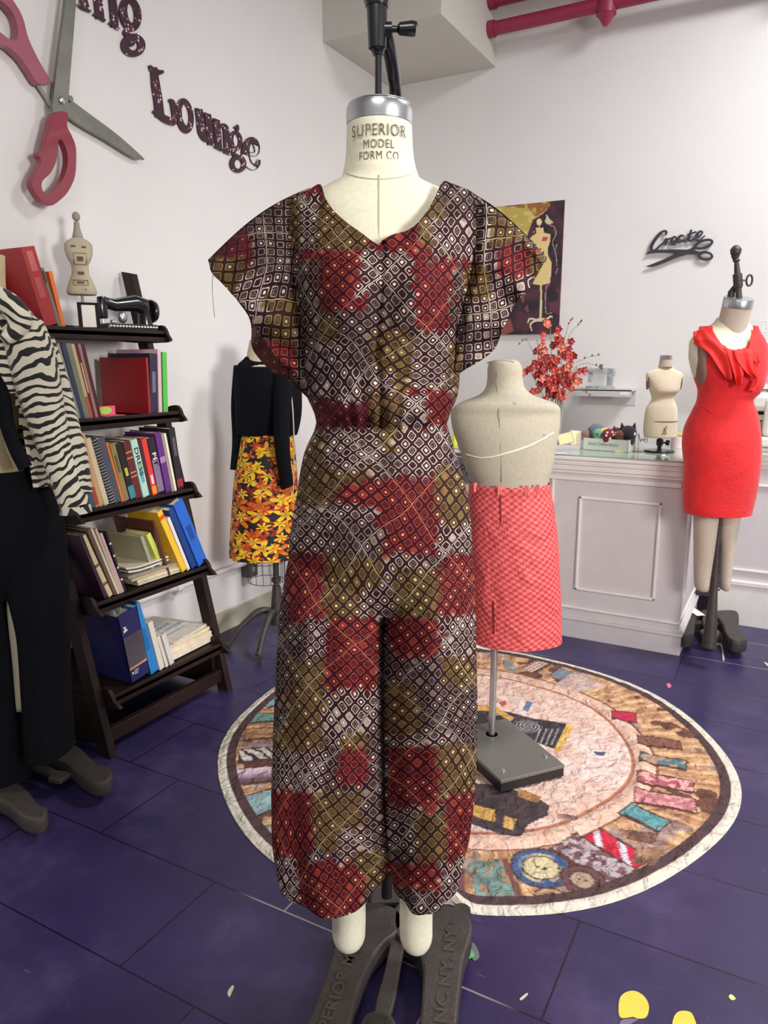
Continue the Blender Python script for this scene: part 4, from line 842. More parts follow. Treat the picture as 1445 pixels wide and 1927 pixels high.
HANDR = mat('scissor_red', srgb(134, 36, 54), .4, var=.05, coat=.3)
wall_left_piece('blade', [[(352, 512), (372, 525), (480, 605), (620, 710), (745, 822), (742, 830), (700, 822), (560, 735), (430, 660), (345, 600), (280, 545), (262, 500), (300, 480)]], .018, .012, BLADE, sc)
wall_left_piece('handle', [[(262, 425), (205, 437), (160, 375), (118, 312), (75, 268), (40, 242), (-30, 215), (-90, 150), (-110, 60), (-80, -30), (-30, -70), (30, -40), (70, 5), (118, 90), (150, 205), (205, 320)],
     [(-20, -5), (35, 25), (78, 80), (94, 140), (94, 185), (78, 212), (45, 203), (5, 172), (-45, 130), (-65, 60)]], .014, .030, mat('scissor_red_faded', srgb(156, 80, 96), .4, var=.05, coat=.3), sc)
wall_left_piece('handle_neck', [[(205, 433), (258, 420), (300, 455), (290, 560), (275, 545), (245, 495)]], .016, .020, mat('pale_steel', srgb(176, 176, 166), .4, .3, var=.08), sc, sm=0)
wall_left_piece('blade', [[(352, -60), (402, -60), (397, 10), (384, 180), (366, 400), (352, 596), (283, 598), (278, 545), (290, 440), (312, 250), (338, 60)]], .050, .014, BLADE, sc, sm=0)
wall_left_piece('handle', [[(281, 596), (351, 590), (350, 655), (372, 705), (394, 760), (398, 830), (390, 925), (352, 1005), (300, 1055), (262, 1072), (215, 1045), (178, 990), (168, 955), (184, 908), (212, 858), (216, 832), (203, 812), (208, 795), (228, 788), (240, 740), (256, 680)],
     [(303, 738), (318, 727), (334, 745), (352, 790), (357, 850), (340, 918), (312, 965), (262, 1012), (236, 1012), (218, 985), (222, 945), (262, 905), (290, 850), (302, 790)]], .044, .028, HANDR, sc)
y_, z_ = LW(322/2.779, 525/2.779, .064)
MB().lathe([(.001, 0), (.012, 0), (.012, .006), (.008, .009), (.001, .0095)], 20, Matrix.Translation((.064, y_-c0[0], z_-c0[1])) @ Matrix.Rotation(pi/2, 4, 'Y')).build('pivot_screw', STEEL, sc)
MB().tube([(-.0, 0, 0), (.05, 0, 0)], .01, 10).build('wall_mount', BLADE, sc)
# letters with a small floral print
def letter_mat():
    t = NT('floral_papered_letter'); co = t.new('ShaderNodeTexCoord').outputs['Object']
    v = t.new('ShaderNodeTexVoronoi'); t.l(co, v.inputs['Vector']); v.inputs['Scale'].default_value = 85
    sc_ = t.new('ShaderNodeSeparateColor'); t.l(v.outputs['Color'], sc_.inputs[0])
    big = t.noise(co, 14, 2); f = t.math('MULTIPLY', t.math('LESS_THAN', v.outputs['Distance'], .38), t.math('MULTIPLY', t.math('GREATER_THAN', sc_.outputs[0], .55), t.math('GREATER_THAN', big.outputs[0], .5)))
    c = t.mix(f, srgb(58, 30, 44), t.ramp(sc_.outputs[1], [(0, srgb(170, 90, 110)), (.5, srgb(215, 190, 195)), (.75, srgb(120, 90, 84))], 'CONSTANT'))
    t.col(c); t.b.inputs['Roughness'].default_value = .45; return t.m
LET = letter_mat()
def ell(cx, cy, rx, ry, rot=0, n=20, a0_=0, a1_=2*pi):
    return [(cx+rx*cos(a)*cos(rot)-ry*sin(a)*sin(rot), cy+rx*cos(a)*sin(rot)+ry*sin(a)*cos(rot)) for a in np.linspace(a0_, a1_, n, endpoint=abs(a1_-a0_-2*pi) > .01)]
def wall_letter(label, parts, group):
    allp = [p for P in parts for p in P[0]]; cx = sum(p[0] for p in allp)/len(allp)/2.779; cy = sum(p[1] for p in allp)/len(allp)/2.779
    yy, zz = LW(cx, cy); b_ = MB()
    for i, P in enumerate(parts):
        ps = [onleft(Q, .011) for Q in P]; vs, fs = shape(ps, .008+.0004*i, .0006)
        b_.add([(v[2]+.0012, v[0]-yy, v[1]-zz) for v in vs], fs)
    o = b_.build('wall_letter', LET); o.location = (0, yy, zz); tag(o, label, 'wall letter', group); return o
G1 = 'floral letters spelling Lounge on the left wall'
wall_letter('dark floral capital L, first and biggest letter of Lounge', [[ribbon([(808, 352), (818, 440), (832, 530), (840, 610)], [30, 40, 42, 44])], [ribbon([(786, 342), (800, 362), (832, 378), (858, 372)], [8, 26, 26, 12])], [ribbon([(806, 580), (860, 618), (905, 638), (918, 642)], [14, 34, 34, 24])], [ribbon([(888, 522), (905, 535), (912, 580), (918, 650)], [12, 22, 20, 12])]], G1)
wall_letter('dark floral lowercase o, second letter of Lounge', [[ell(970, 605, 44, 92, -.13, 28), ell(973, 600, 20, 58, -.13, 20)]], G1)
wall_letter('dark floral lowercase u, third letter of Lounge', [[ribbon([(1044, 572), (1050, 620), (1058, 690), (1080, 728), (1104, 722)], [34, 34, 34, 26, 14])], [ribbon([(1088, 600), (1096, 650), (1106, 755)], [32, 32, 30])], [ribbon([(1026, 570), (1056, 580)], [12, 12])], [ribbon([(1070, 592), (1104, 606)], [10, 12])], [ribbon([(1096, 742), (1118, 758)], [14, 8])]], G1)
wall_letter('dark floral lowercase n, fourth letter of Lounge', [[ribbon([(1134, 630), (1142, 700), (1148, 775)], [32, 32, 30])], [ribbon([(1146, 668), (1166, 655), (1184, 672), (1188, 730), (1192, 800)], [12, 20, 28, 28, 28])], [ribbon([(1118, 622), (1150, 636)], [10, 12])], [ribbon([(1126, 765), (1166, 785)], [12, 12])], [ribbon([(1174, 790), (1206, 806)], [12, 10])]], G1)
wall_letter('dark floral lowercase g, fifth letter of Lounge', [[ell(1236, 735, 34, 52, -.1, 24), ell(1237, 733, 15, 33, -.1, 16)], [ell(1248, 856, 42, 46, -.1, 24), ell(1248, 858, 20, 26, -.1, 16)], [ribbon([(1232, 778), (1222, 800), (1240, 815)], [16, 18, 18])], [ribbon([(1240, 690), (1244, 672), (1236, 658)], [14, 16, 26])]], G1)
wall_letter('dark floral lowercase e, last letter of Lounge', [[ribbon([(1296, 800), (1338, 806), (1348, 780), (1338, 745), (1316, 730), (1294, 755), (1286, 800), (1300, 852), (1330, 874), (1352, 856), (1356, 835)], [16, 18, 26, 30, 28, 34, 40, 38, 28, 22, 14])]], G1)
G2 = 'floral letters of the word above Lounge'
wall_letter('dark floral letter i at the very top, beside the scissor blade', [[ribbon([(420, -90), (435, -20), (452, 40)], [34, 36, 36])], [ribbon([(408, 20), (440, 42), (478, 60)], [10, 18, 10])]], G2)
wall_letter('dark floral letter n at the top edge, left of the upper g', [[ribbon([(505, -80), (518, 10), (528, 95)], [38, 40, 40])], [ribbon([(528, -60), (560, -80), (586, -40), (598, 50), (604, 140)], [14, 22, 34, 36, 36])], [ribbon([(494, 72), (552, 108)], [14, 14])], [ribbon([(576, 118), (624, 152)], [14, 12])]], G2)
wall_letter('dark floral letter g at the top edge above the word Lounge', [[ell(685, 72, 56, 92, -.15, 28), ell(688, 68, 20, 54, -.15, 18)], [ell(700, 236, 62, 60, .25, 28), ell(700, 238, 26, 26, .25, 18)], [ribbon([(672, 150), (660, 172), (690, 190), (720, 180)], [20, 24, 24, 14])], [ribbon([(690, 0), (700, -20), (690, -40)], [14, 18, 30])], [ribbon([(672, 222), (690, 232), (704, 222)], [8, 20, 8])]], G2)
# ------------------------------------------------------------------ ladder bookshelf
sh_ = thing('ladder_bookshelf', 'dark brown leaning ladder bookshelf with five shelves of books against the left wall', 'bookshelf', (0, 1.82, 0))
SZ = [1.375, 1.085, .80, .505, .20]; SX = [.25, .30, .35, .40, .45]
for i, (z, x) in enumerate(zip(SZ, SX)):
    d_ = .015
    b_ = MB().box((d_, -.262, z-.022), (x, .262, z-.004), bev=.003).box((x-.012, -.262, z-.036), (x, .262, z+.004), bev=.003).box((d_, -.262, z-.03), (d_+.012, .262, z+.02), bev=.002)
    b_.build('shelf', DWOOD, sh_)
    for s in (-1, 1):
        o_ = [(d_, z-.03), (x+.002, z-.036), (x+.008, z-.01), (x-.012, z+.022), (x-.05, z+.020), (x-.09, z+.008), (d_, z+.004)]
        vs, fs = shape([smoothpoly(o_, 3)], .012, .001); vs = [(v[0], s*.268+(v[2]-.006)*1, v[1]) for v in vs]
        MB().add(vs, fs).build('shelf_lip', DWOOD, sh_)
for s in (-1, 1):
    y = s*.29
    P = [(.41, 0), (.46, 0), (.082, 1.59), (.030, 1.60)]
    vs, fs = shape([P], .026, .001); MB().add([(v[0], y+v[2]-.013*1, v[1]) for v in vs], fs).build('side_rail', DWOOD, sh_)
    P = [(.02, 0), (.055, 0), (.055, .52), (.02, .52)]
MB().box((.405, -.29, .035), (.43, .29, .085), bev=.003).build('foot_rail', DWOOD, sh_)
MB().box((.02, -.28, .02), (.40, -.262, .185), bev=.002).box((.02, .262, .02), (.40, .28, .185), bev=.002).box((.015, -.27, .02), (.03, .27, .18)).build('base_panel', DWOOD, sh_)
def bookmat(c, r=.5): return mat('cover_%d_%d_%d' % c, srgb(*c), r, var=.06, coat=.15)
GB = {0: 'books on the top shelf', 1: 'books on the second shelf', 2: 'books on the third shelf', 3: 'books on the fourth shelf', 4: 'books on the bottom shelf'}
def book(si, top, bot, tpx, c, label, depth=.16, title=None, tc=None, name='book', cat='book', spiral=False, patch=None, boxy=False, back=0):
    """spine given by photo points (left edge top, left edge bottom) on the plane near the shelf front"""
    xs = SX[si]-.022-back; z0 = SZ[si]
    yb, zb = LW(bot[0], bot[1], xs); yt_, zt_ = LW(top[0], top[1], xs); th_ = LW(bot[0]+tpx, bot[1], xs)[0]-yb
    lean = atan2(yt_-yb, zt_-zb); h = hypot(yt_-yb, zt_-zb); z0 += max(0, th_*sin(abs(lean)))*(.0 if lean < 0 else 1)+.0005
    if lean < 0: z0 = SZ[si]+.0005+ (0 if True else 0)
    dep = min(depth, xs-.02-max(0, 0))
    o = thing(name, label, cat, (xs, yb, z0), 0, GB[si]); o.rotation_euler = (-lean, 0, 0)
    # leaning left (lean<0): rest on the lower right corner
    if lean < 0: o.location.z += th_*sin(-lean)*0+0
    m = bookmat(c); cv = .0022
    if boxy:
        MB().box((-dep, 0, 0), (0, cv, h*.97)).box((-cv, 0, 0), (0, th_, h)).box((-dep, th_-cv, 0), (0, th_, h)).box((-dep, 0, 0), (0, th_, cv)).box((-dep, 0, 0), (-dep+cv, th_, h)).build('cover', m, o)
    else:
        MB().box((-dep, 0, 0), (0, cv, h), bev=.0007).box((-dep, th_-cv, 0), (0, th_, h), bev=.0007).box((-cv*1.2, 0, 0), (.001, th_, h), bev=.001).build('cover', m, o)
        MB().box((-dep+.003, cv, .003), (-cv, th_-cv, h-.004)).build('pages', PAGES, o)
    if title:
        vs, fs = text(title, th_*(.8 if len(title) < 12 else .62), .0006, 1, .0002); L = max(v[0] for v in vs)-min(v[0] for v in vs); k = min(1.6, h*(.62 if len(title) > 4 else .3)/L)
        MB().add([(.0012+v[2], th_/2+v[1], h*.62-v[0]*k) for v in vs], fs).build('title', mat('title_%d_%d_%d' % (tc or (235, 230, 220)), srgb(*(tc or (235, 230, 220))), .6, var=0), o)
    for (f0, f1, pc) in (patch or []):
        MB().box((.0005, th_*.27 if (f1-f0 > .13 and f0 > .1) else .0006, h*f0), (.0018, th_*.73 if (f1-f0 > .13 and f0 > .1) else th_-.0006, h*f1)).build('spine_band', mat('band_%d_%d_%d' % pc, srgb(*pc), .6, var=.1), o)
    if spiral:
        b_ = MB()
        for i in range(22): z = h*(i+.5)/22; b_.tube([(.0+.006*cos(a)-.001, th_/2+th_*.62*sin(a), z) for a in np.linspace(-2.4, 2.4, 8)], .0013, 5)
        b_.build('spiral_binding', mat('wire_pale', srgb(190, 188, 184), .4, .3, var=0), o)
    return o
# top shelf
book(0, (38, 458), (84, 607), 25, (168, 36, 36), 'thick red hardback with worn gilt spine leaning on the top shelf', .22, patch=[(.70, .95, (196, 104, 100)), (.36, .62, (186, 86, 84))])
book(0, (74, 496), (109, 608), 7, (120, 112, 98), 'thin grey-brown book between the red and the orange book, top shelf', .17, patch=[(.75, .95, (46, 66, 74))])
book(0, (90, 503), (116, 609), 7, (236, 112, 40), 'thin bright orange book at the right end of the top row', .17)
# second shelf
for a in [((84, 650), (128, 786), 9, (232, 226, 212), 'white book READ DESIGN at the left of the second shelf', 'READ DESIGN', (120, 50, 60)), ((97, 645), (139, 786), 3, (104, 26, 36), 'very thin crimson book right of the READ DESIGN book', None, None),
          ((101, 644), (142, 786), 10, (150, 160, 138), 'sage green flecked book on the second shelf', None, None), ((114, 644), (152, 786), 8, (54, 58, 92), 'navy blue book among the green ones, second shelf', None, None),
          ((123, 643), (160, 785), 9, (122, 132, 106), 'moss green book right of the navy book, second shelf', None, None), ((133, 644), (169, 784), 6, (206, 178, 138), 'thin tan book with a pale red base, second shelf', None, None),
          ((140, 644), (175, 784), 5, (90, 32, 34), 'thin dark red book with yellow lettering block, second shelf', None, None), ((146, 645), (180, 784), 5, (160, 126, 122), 'thin dusty pink book left of the maroon one, second shelf', None, None), ((152, 645), (185, 784), 6, (84, 24, 32), 'thin maroon book at the right end of the leaning row, second shelf', None, None)]:
    book(1, a[0], a[1], a[2], a[3], a[4], .19, a[5], a[6], patch=[(.35, .75, (224, 196, 120))] if 'yellow' in a[4] else ([(.0, .3, (190, 90, 70))] if 'pale red base' in a[4] else None))
book(1, (274, 672), (280, 778), 4, (158, 26, 34), 'large upright red hardback on the right of the second shelf', .235)
book(1, (281, 664), (283, 777), 14, (38, 34, 62), 'dark navy book beside the large red hardback', .21, patch=[(.35, .7, (110, 110, 130))])
book(1, (296, 656), (299, 776), 6, (222, 180, 192), 'pale pink book between the navy and the green book', .21)
book(1, (305, 660), (308, 774), 8, (86, 190, 74), 'bright green book at the right end of the second shelf', .14)
t = thing('sticky_note_pad', 'hot pink card with a lime oval lying before the red hardback', 'card', (SX[1]-.06, LW(195, 778, .26)[0], SZ[1]))
MB().box((-.03, 0, 0), (.03, .085, .004)).box((-.022, .0, .004), (-.019, .085, .034)).build('card', mat('hot_pink', srgb(240, 96, 130), .6, var=0), t)
MB().lathe([(.013, 0), (.013, .001)], 20, Matrix.Translation((-.018, .04, .019)) @ Matrix.Rotation(pi/2, 4, 'Y'), 1, 2.2).build('oval_label', mat('lime', srgb(176, 214, 90), .6, var=0), t)
# third shelf
T3 = [((133, 822), (172, 960), 8, (66, 96, 124), 'slim blue book at the left end of the third shelf', {'patch': [(.55, .95, (110, 112, 118))]}), ((142, 822), (180, 958), 8, (204, 160, 110), 'tan book with a brick-red foot, third shelf', {'patch': [(.03, .28, (178, 78, 56))]}),
      ((151, 821), (188, 957), 8, (212, 172, 124), 'plain tan book, second of the tan pair on the third shelf', {}), ((161, 830), (197, 955), 9, (226, 208, 172), 'cream book left of the spiral notebook, third shelf', {}),
      ((172, 830), (208, 952), 9, (48, 46, 56), 'black spiral-bound notebook on the third shelf', {'spiral': True}), ((183, 829), (217, 950), 13, (80, 82, 96), 'slate grey thick book right of the spiral notebook', {}),
      ((198, 838), (229, 949), 5, (224, 120, 48), 'thin orange book in the middle of the third shelf', {}), ((206, 840), (234, 947), 10, (146, 126, 82), 'khaki brown book right of the thin orange one', {'patch': [(.5, .8, (90, 96, 60))]}),
      ((218, 840), (246, 946), 11, (30, 24, 26), 'black book with yellow and teal foot, third shelf', {'patch': [(.42, .56, (212, 192, 60)), (.02, .24, (60, 140, 150))]}), ((231, 836), (256, 943), 12, (98, 34, 36), 'maroon book with gold spine bands on the third shelf', {'patch': [(.80, .82, (206, 150, 90)), (.70, .72, (206, 150, 90)), (.45, .47, (206, 150, 90)), (.38, .40, (206, 150, 90))]}),
      ((245, 832), (270, 939), 12, (178, 214, 196), 'mint green book titled DRESS on the third shelf', {'title': 'DRESS', 'tc': (30, 40, 36), 'patch': [(.25, .5, (90, 170, 168))]}), ((258, 832), (281, 938), 7, (70, 26, 42), 'dark plum book between the mint and the red book', {}),
      ((266, 831), (288, 936), 9, (222, 58, 50), 'bright red book with an orange foot on the third shelf', {'patch': [(.02, .16, (240, 140, 40)), (.2, .36, (226, 200, 220))]}), ((277, 828), (298, 933), 12, (34, 28, 40), 'black book titled FIT with a mottled purple lower spine', {'title': 'FIT', 'patch': [(.04, .62, (132, 110, 142))]}),
      ((291, 818), (313, 930), 10, (98, 42, 124), 'tall purple book right of the FIT book', {'patch': [(.5, .6, (170, 130, 180))]}), ((303, 820), (324, 928), 4, (156, 148, 140), 'thin grey board book right of the purple one', {}), ((308, 819), (329, 927), 4, (230, 226, 196), 'thin cream book right of the thin grey board', {}),
      ((317, 806), (335, 922), 11, (32, 26, 34), 'black book with a red foot at the right end of the third shelf', {'patch': [(.05, .18, (150, 40, 44)), (.55, .85, (90, 84, 92))]})]
for a in T3: book(2, a[0], a[1], a[2], a[3], a[4], .15, **a[5])
# fourth shelf
T4 = [((148, 1004), (197, 1123), 6, (70, 42, 66), 'dark purple book at the left end of the fourth shelf', {}), ((153, 1008), (205, 1122), 8, (228, 214, 160), 'pale yellow book with small dark print, fourth shelf', {'patch': [(.2, .24, (120, 100, 80)), (.5, .54, (120, 100, 80))]}),
      ((163, 996), (215, 1118), 6, (112, 88, 70), 'brown book left of the cream ones, fourth shelf', {}), ((170, 994), (221, 1117), 4, (224, 214, 190), 'thin cream book right of the brown one, fourth shelf', {}), ((178, 995), (225, 1116), 4, (208, 190, 160), 'thin beige book, fourth shelf', {}),
      ((187, 1004), (229, 1115), 5, (214, 176, 184), 'thin pink book, fourth shelf', {}), ((198, 1001), (234, 1113), 4, (36, 28, 30), 'thin black book with white dashes, fourth shelf', {'patch': [(.2, .23, (220, 220, 220)), (.4, .43, (220, 220, 220)), (.6, .63, (220, 220, 220)), (.8, .83, (220, 220, 220))]})]
for a in T4: book(3, a[0], a[1], a[2], a[3], a[4], .20, **a[5])
book(3, (274, 988), (308, 1064), 8, (216, 226, 110), 'lime yellow book behind the magazines, fourth shelf', .12, back=.03)
book(3, (286, 964), (316, 1066), 4, (92, 46, 40), 'dark red patterned folder standing behind the beige notebook', .20, back=.012)
book(3, (262, 984), (290, 1063), 5, (178, 170, 138), 'beige wire-bound notebook standing behind the magazines', .17, name='spiral_notebook', cat='notebook', spiral=True, back=.03)
book(3, (295, 962), (343, 1074), 9, (240, 190, 50), 'tall yellow ring binder with a red dot, fourth shelf', .16, patch=[(.87, .93, (216, 80, 30))])
book(3, (314, 972), (353, 1070), 5, (226, 222, 214), 'white book between the yellow and the blue binder', .18)
book(3, (316, 956), (361, 1066), 9, (22, 58, 128), 'dark blue binder left of the bright blue one, fourth shelf', .20)
book(3, (326, 948), (374, 1064), 17, (34, 98, 196), 'thick bright blue binder at the right end of the fourth shelf', .20, patch=[(.4, .62, (20, 70, 150))])
# stacks of magazines (each one its own object)
def floppy(name, label, c, x0, x1, y0, y1, z, th, curl, grp, ang=0, m=None):
    nx, ny = 8, 26; vs = []
    for k in (0, 1):
        for i in range(nx):
            for j in range(ny):
                u, v = i/(nx-1), j/(ny-1); vs.append(((x0+(x1-x0)*u)-(x0+x1)/2, (y0+(y1-y0)*v)-(y0+y1)/2, th*k+curl*(abs(2*v-1)**2.2)+.2*curl*sin(7*v+3*u)+.2*abs(curl)))
    N = nx*ny; fs = []
    for i in range(nx-1):
        for j in range(ny-1):
            a = i*ny+j; fs.append((a+N, a+ny+N, a+ny+1+N, a+1+N)); fs.append((a, a+1, a+ny+1, a+ny))
    for j in range(ny-1): fs.append((j, j+N, j+1+N, j+1)); q = (nx-1)*ny+j; fs.append((q, q+1, q+1+N, q+N))
    for i in range(nx-1): q = i*ny; fs.append((q, q+ny, q+ny+N, q+N)); q = i*ny+ny-1; fs.append((q, q+N, q+ny+N, q+ny))
    o = meshobj(name, vs, fs, m or mat('paper_%d_%d_%d' % c, srgb(*c), .75, var=.12, bs=150)); o.location = ((x0+x1)/2, (y0+y1)/2, z); o.rotation_euler = (0, 0, radians(ang))
    return tag(o, label, 'magazine', grp)
ya = LW(237, 1100, .34)[0]; yb2 = LW(332, 1075, .34)[0]
lay = ['lowest magazine of the floppy stack, fourth shelf', 'cream magazine second from the bottom of the fourth-shelf stack', 'tan magazine third from the bottom of the fourth-shelf stack', 'grey magazine in the middle of the fourth-shelf stack', 'curled white magazine near the top of the fourth-shelf stack', 'curled dark-backed magazine second from the top, fourth shelf', 'curled cream magazine lying topmost on the fourth shelf']
cols = [(206, 196, 168), (226, 210, 176), (196, 176, 140), (156, 148, 132), (224, 220, 206), (92, 84, 78), (222, 212, 184)]
z = SZ[3]+.001
for i in range(7):
    th_ = [.009, .011, .009, .008, .006, .004, .006][i]; cu = [0, 0, 0, .001, .006, .006, .006][i]
    floppy('magazine', lay[i], cols[i], .15+.012*(i % 3), .365-.01*(i > 3), (ya+.035 if i < 2 else ya), (yb2+.0 if i < 4 else yb2-.05), z, th_, cu, 'magazines piled flat on the fourth shelf', R_.uniform(-3, 3)); z += th_+.0012+(.0045 if i in (3,) else 0)
# bottom shelf
xs = SX[4]-.02
bx = thing('file_box', 'tall navy open-top file box with papers at the left of the bottom shelf', 'file box', (xs, LW(249, 1304, xs)[0], SZ[4]+.001))
_b = LW(249, 1304, xs); _t = LW(222, 1177, xs); bx.rotation_euler = (-atan2(_t[0]-_b[0], _t[1]-_b[1]), 0, 0)
hN = hypot(_t[0]-_b[0], _t[1]-_b[1]); wN = LW(285, 1290, xs)[0]-_b[0]-.001
NAVY = mat('navy_card', srgb(32, 32, 92), .5, var=.05)
MB().box((-.26, 0, 0), (0, .003, hN-.005)).box((-.003, 0, 0), (0, wN, hN)).box((-.26, wN-.003, 0), (0, wN, hN+.015)).box((-.26, 0, 0), (-.257, wN, hN+.01)).box((-.26, 0, 0), (0, wN, .003)).build('box_body', NAVY, bx)
MB().box((.0002, .004, .055), (.001, wN-.002, .17)).build('photo_panel', mat('panel_photo', srgb(82, 76, 88), .5, var=.3, bs=40), bx)
vs, fs = shape([[(0, 0), (.018, .004), (.016, .010), (.010, .011), (.014, .018), (.006, .022), (.001, .019), (.008, .014), (.001, .008)]], .0006); MB().add([(.0008+v[2], .010+v[0], .188+v[1]) for v in vs], fs).build('bird_mark', WHITEP, bx)
MB().lathe([(.004, 0), (.004, .0008)], 14, Matrix.Translation((.0008, .014, .036)) @ Matrix.Rotation(pi/2, 4, 'Y')).build('round_logo', WHITEP, bx)
for k in range(3): MB().box((.0005, .021, .040-.006*k), (.0010, .021+.020-.003*k, .042-.006*k)).build('caption_line', WHITEP, bx)
MB().box((-.0005+.0005, .004, .050), (.0012, wN-.004, .058)).build('gold_strip', mat('gold_strip', srgb(196, 150, 90), .5, var=.2), bx)
b_ = MB()
for k in range(9): y = .008+k*(wN-.016)/8; b_.box((-.24, y, .01), (-.02-.01*(k % 3), y+.0015, hN-.03+.012*((k*7) % 4)))
b_.build('papers', WHITEP, bx)
for a in [((249, 1163), (286, 1289), 15, (34, 132, 206), 'bright blue slim binder beside the navy file box', {'patch': [(.35, .65, (24, 110, 184))]}), ((279, 1190), (302, 1278), 9, (224, 218, 206), 'white book right of the bright blue binder, bottom shelf', {}), ((296, 1211), (313, 1268), 5, (226, 216, 204), 'short white book with grey edge, bottom shelf', {}), ((304, 1205), (321, 1261), 8, (214, 210, 212), 'pale grey folder standing beside the stacked papers, bottom shelf', {})]:
    book(4, a[0], a[1], a[2], a[3], a[4], .22, **a[5])
ya = LW(322, 1268, .40)[0]; yb2 = LW(402, 1205, .40)[0]; z = SZ[4]+.001
L5 = ['lowest thick folded paper stack on the bottom shelf', 'middle folded paper stack on the bottom shelf', 'cream booklet below the ALL ABOUT COTTON magazine', 'pale magazine ALL ABOUT COTTON lying topmost on the bottom shelf']
for i in range(4):
    th_ = [.022, .020, .012, .006][i]
    o = floppy('magazine', L5[i], [(232, 220, 196), (228, 212, 184), (224, 206, 176), (222, 214, 200)][i], .13+.0*i, .40-.005*i, ya, yb2-.004*i, z, th_, .0, 'papers piled on the bottom shelf', [2, -2, 3, 9][i]); z += th_+.001
    if i == 3:
        b_ = MB()
        for k, (s_, sz) in enumerate((('ALL', .028), ('ABOUT', .028), ('COTTON', .028))):
            vs, fs = text(s_, sz, .0004, .9, .0006, 1, False); b_.add([(-.045+k*.034-v[1], -.022+v[0], th_+.0004+v[2]) for v in vs], fs)
        b_.box((.058, -.06, th_), (.062, .06, th_+.0006)); b_.build('cover_lettering', mat('faded_blue_ink', srgb(120, 140, 170), .7, var=0), o)
# top-shelf ornaments
wt = thing('torso_ornament', 'small wooden torso ornament with printed stamps standing on the top shelf', 'ornament', (.12, LW(158, 600, .12)[0], SZ[0]+.001), radians(48))
def w1(px, py): y, z = LW(px, py, .12); return y-wt.location[1], z-wt.location[2]
K = []
for py, xl, xr, f in ((441, 128, 136, .010), (446, 118, 146, .016), (450, 111, 153, .020), (456, 108, 157, .022), (468, 111, 159, .026), (480, 115, 158, .027), (498, 125, 155, .024), (512, 126, 157, .024), (528, 121, 164, .027), (547, 117, 170, .030), (552, 119, 168, .029)):
    a, z = w1(xl, py); hw = (xr-xl)*.00092; K.append((z, -hw, hw, f*1.15, f*1.15))
WD = mat('pale_carved_wood', srgb(180, 168, 142), .75, var=.14, bump=.4, bs=60)
loft('torso', K, WD, wt, 60, 40, exp=2.6)
MB().tube([(0, 0, K[0][0]-.005), (0, 0, K[0][0]+.02), (0, 0, K[0][0]+.045)], [.018, .011, .0085], 16).ball((0, 0, K[0][0]+.062), .013, 1, 1, 1.2).build('neck_finial', mat('weathered_grey_wood', srgb(150, 144, 132), .7, var=.1, bump=.3), wt)
MB().tube([(0, 0, .0), (0, 0, K[-1][0])], .005, 10).box((-.035, -.03, 0), (.035, .03, .012), bev=.003).build('stand', WD, wt)
PR = mat('printed_stamp', srgb(88, 80, 68), .8, var=.3, bs=300)
def stamp(cx, cz, w_, h_, ring=True, yoff=0):
    zz_ = K[0][0]+(K[-1][0]-K[0][0])*cz; Kz = [k[0] for k in K][::-1]; f = float(np.interp(zz_, Kz, [k[3] for k in K][::-1])); hw = float(np.interp(zz_, Kz, [k[2] for k in K][::-1]))
    b_ = MB()
    for sx, sz, ww, hh in (((0, h_/2, w_, .0015), (0, -h_/2, w_, .0015), (-w_/2, 0, .0015, h_), (w_/2, 0, .0015, h_)) if ring else ()) + ((0, 0, w_*.5, h_*.4),):
        x = cx*hw+sx; yy = -f*max(.2, (1-min(.95, abs(x/hw))**2.6))**(1/2.6)-.0012
        b_.box((x-ww/2, yy-.0006, zz_+sz-hh/2), (x+ww/2, yy+.003, zz_+sz+hh/2))
    return b_.build('printed_motif', PR, wt)
stamp(.1, .40, .040, .036); stamp(-.35, .19, .028, .016, False); stamp(.4, .20, .028, .016, False); stamp(.1, .64, .040, .024, False); stamp(0, .80, .046, .016); stamp(.3, .92, .008, .012, False)
pf_ = thing('picture_frame', 'small black picture frame with a white card on the top shelf', 'picture frame', (.185, LW(169, 612, .185)[0], SZ[0]), radians(58)); 
MB().box((-.034, -.004, 0), (.034, .004, .008)).box((-.034, -.004, .082), (.034, .004, .09)).box((-.034, -.004, 0), (-.022, .004, .09)).box((.022, -.004, 0), (.034, .004, .09)).box((-.03, .0, .004), (.03, .005, .088)).build('frame', mat('matte_black', (.01, .01, .011, 1), .7, var=0, spec=.2), pf_)
MB().box((-.022, -.003, .008), (.022, -.001, .082)).build('card', WHITEP, pf_)
pf_.rotation_euler = (radians(-8), 0, radians(58))
sm = thing('sewing_machine_ornament', 'miniature black vintage sewing machine at the right end of the top shelf', 'ornament', (.165, LW(236, 612, .165)[0], SZ[0]+.001), radians(80)); sm.scale = (1.35, 1.35, 1.35)
MB().box((-.075, -.04, 0), (.075, .04, .018), bev=.003).build('base', BLACKM, sm)
b_ = MB()
for i in range(16): b_.ball((-.068+i*.0091, -.041, .011), .0032, 1.2, .5, .8, 6)
b_.build('chain_trim', WHITEP, sm)
MB().tube([(.062, 0, .018), (.062, 0, .05), (.056, 0, .068), (.03, 0, .074), (-.03, 0, .066), (-.062, 0, .072)], [.020, .019, .024, .022, .016, .014], 14).box((-.073, -.012, .03), (-.055, .012, .086), bev=.004).build('machine_arm', BLACKM, sm)
MB().lathe([(.001, 0), (.030, 0), (.032, .004), (.030, .012), (.001, .013)], 24, Matrix.Translation((.076, 0, .055)) @ Matrix.Rotation(pi/2, 4, 'Y')).build('hand_wheel', BLACKM, sm)
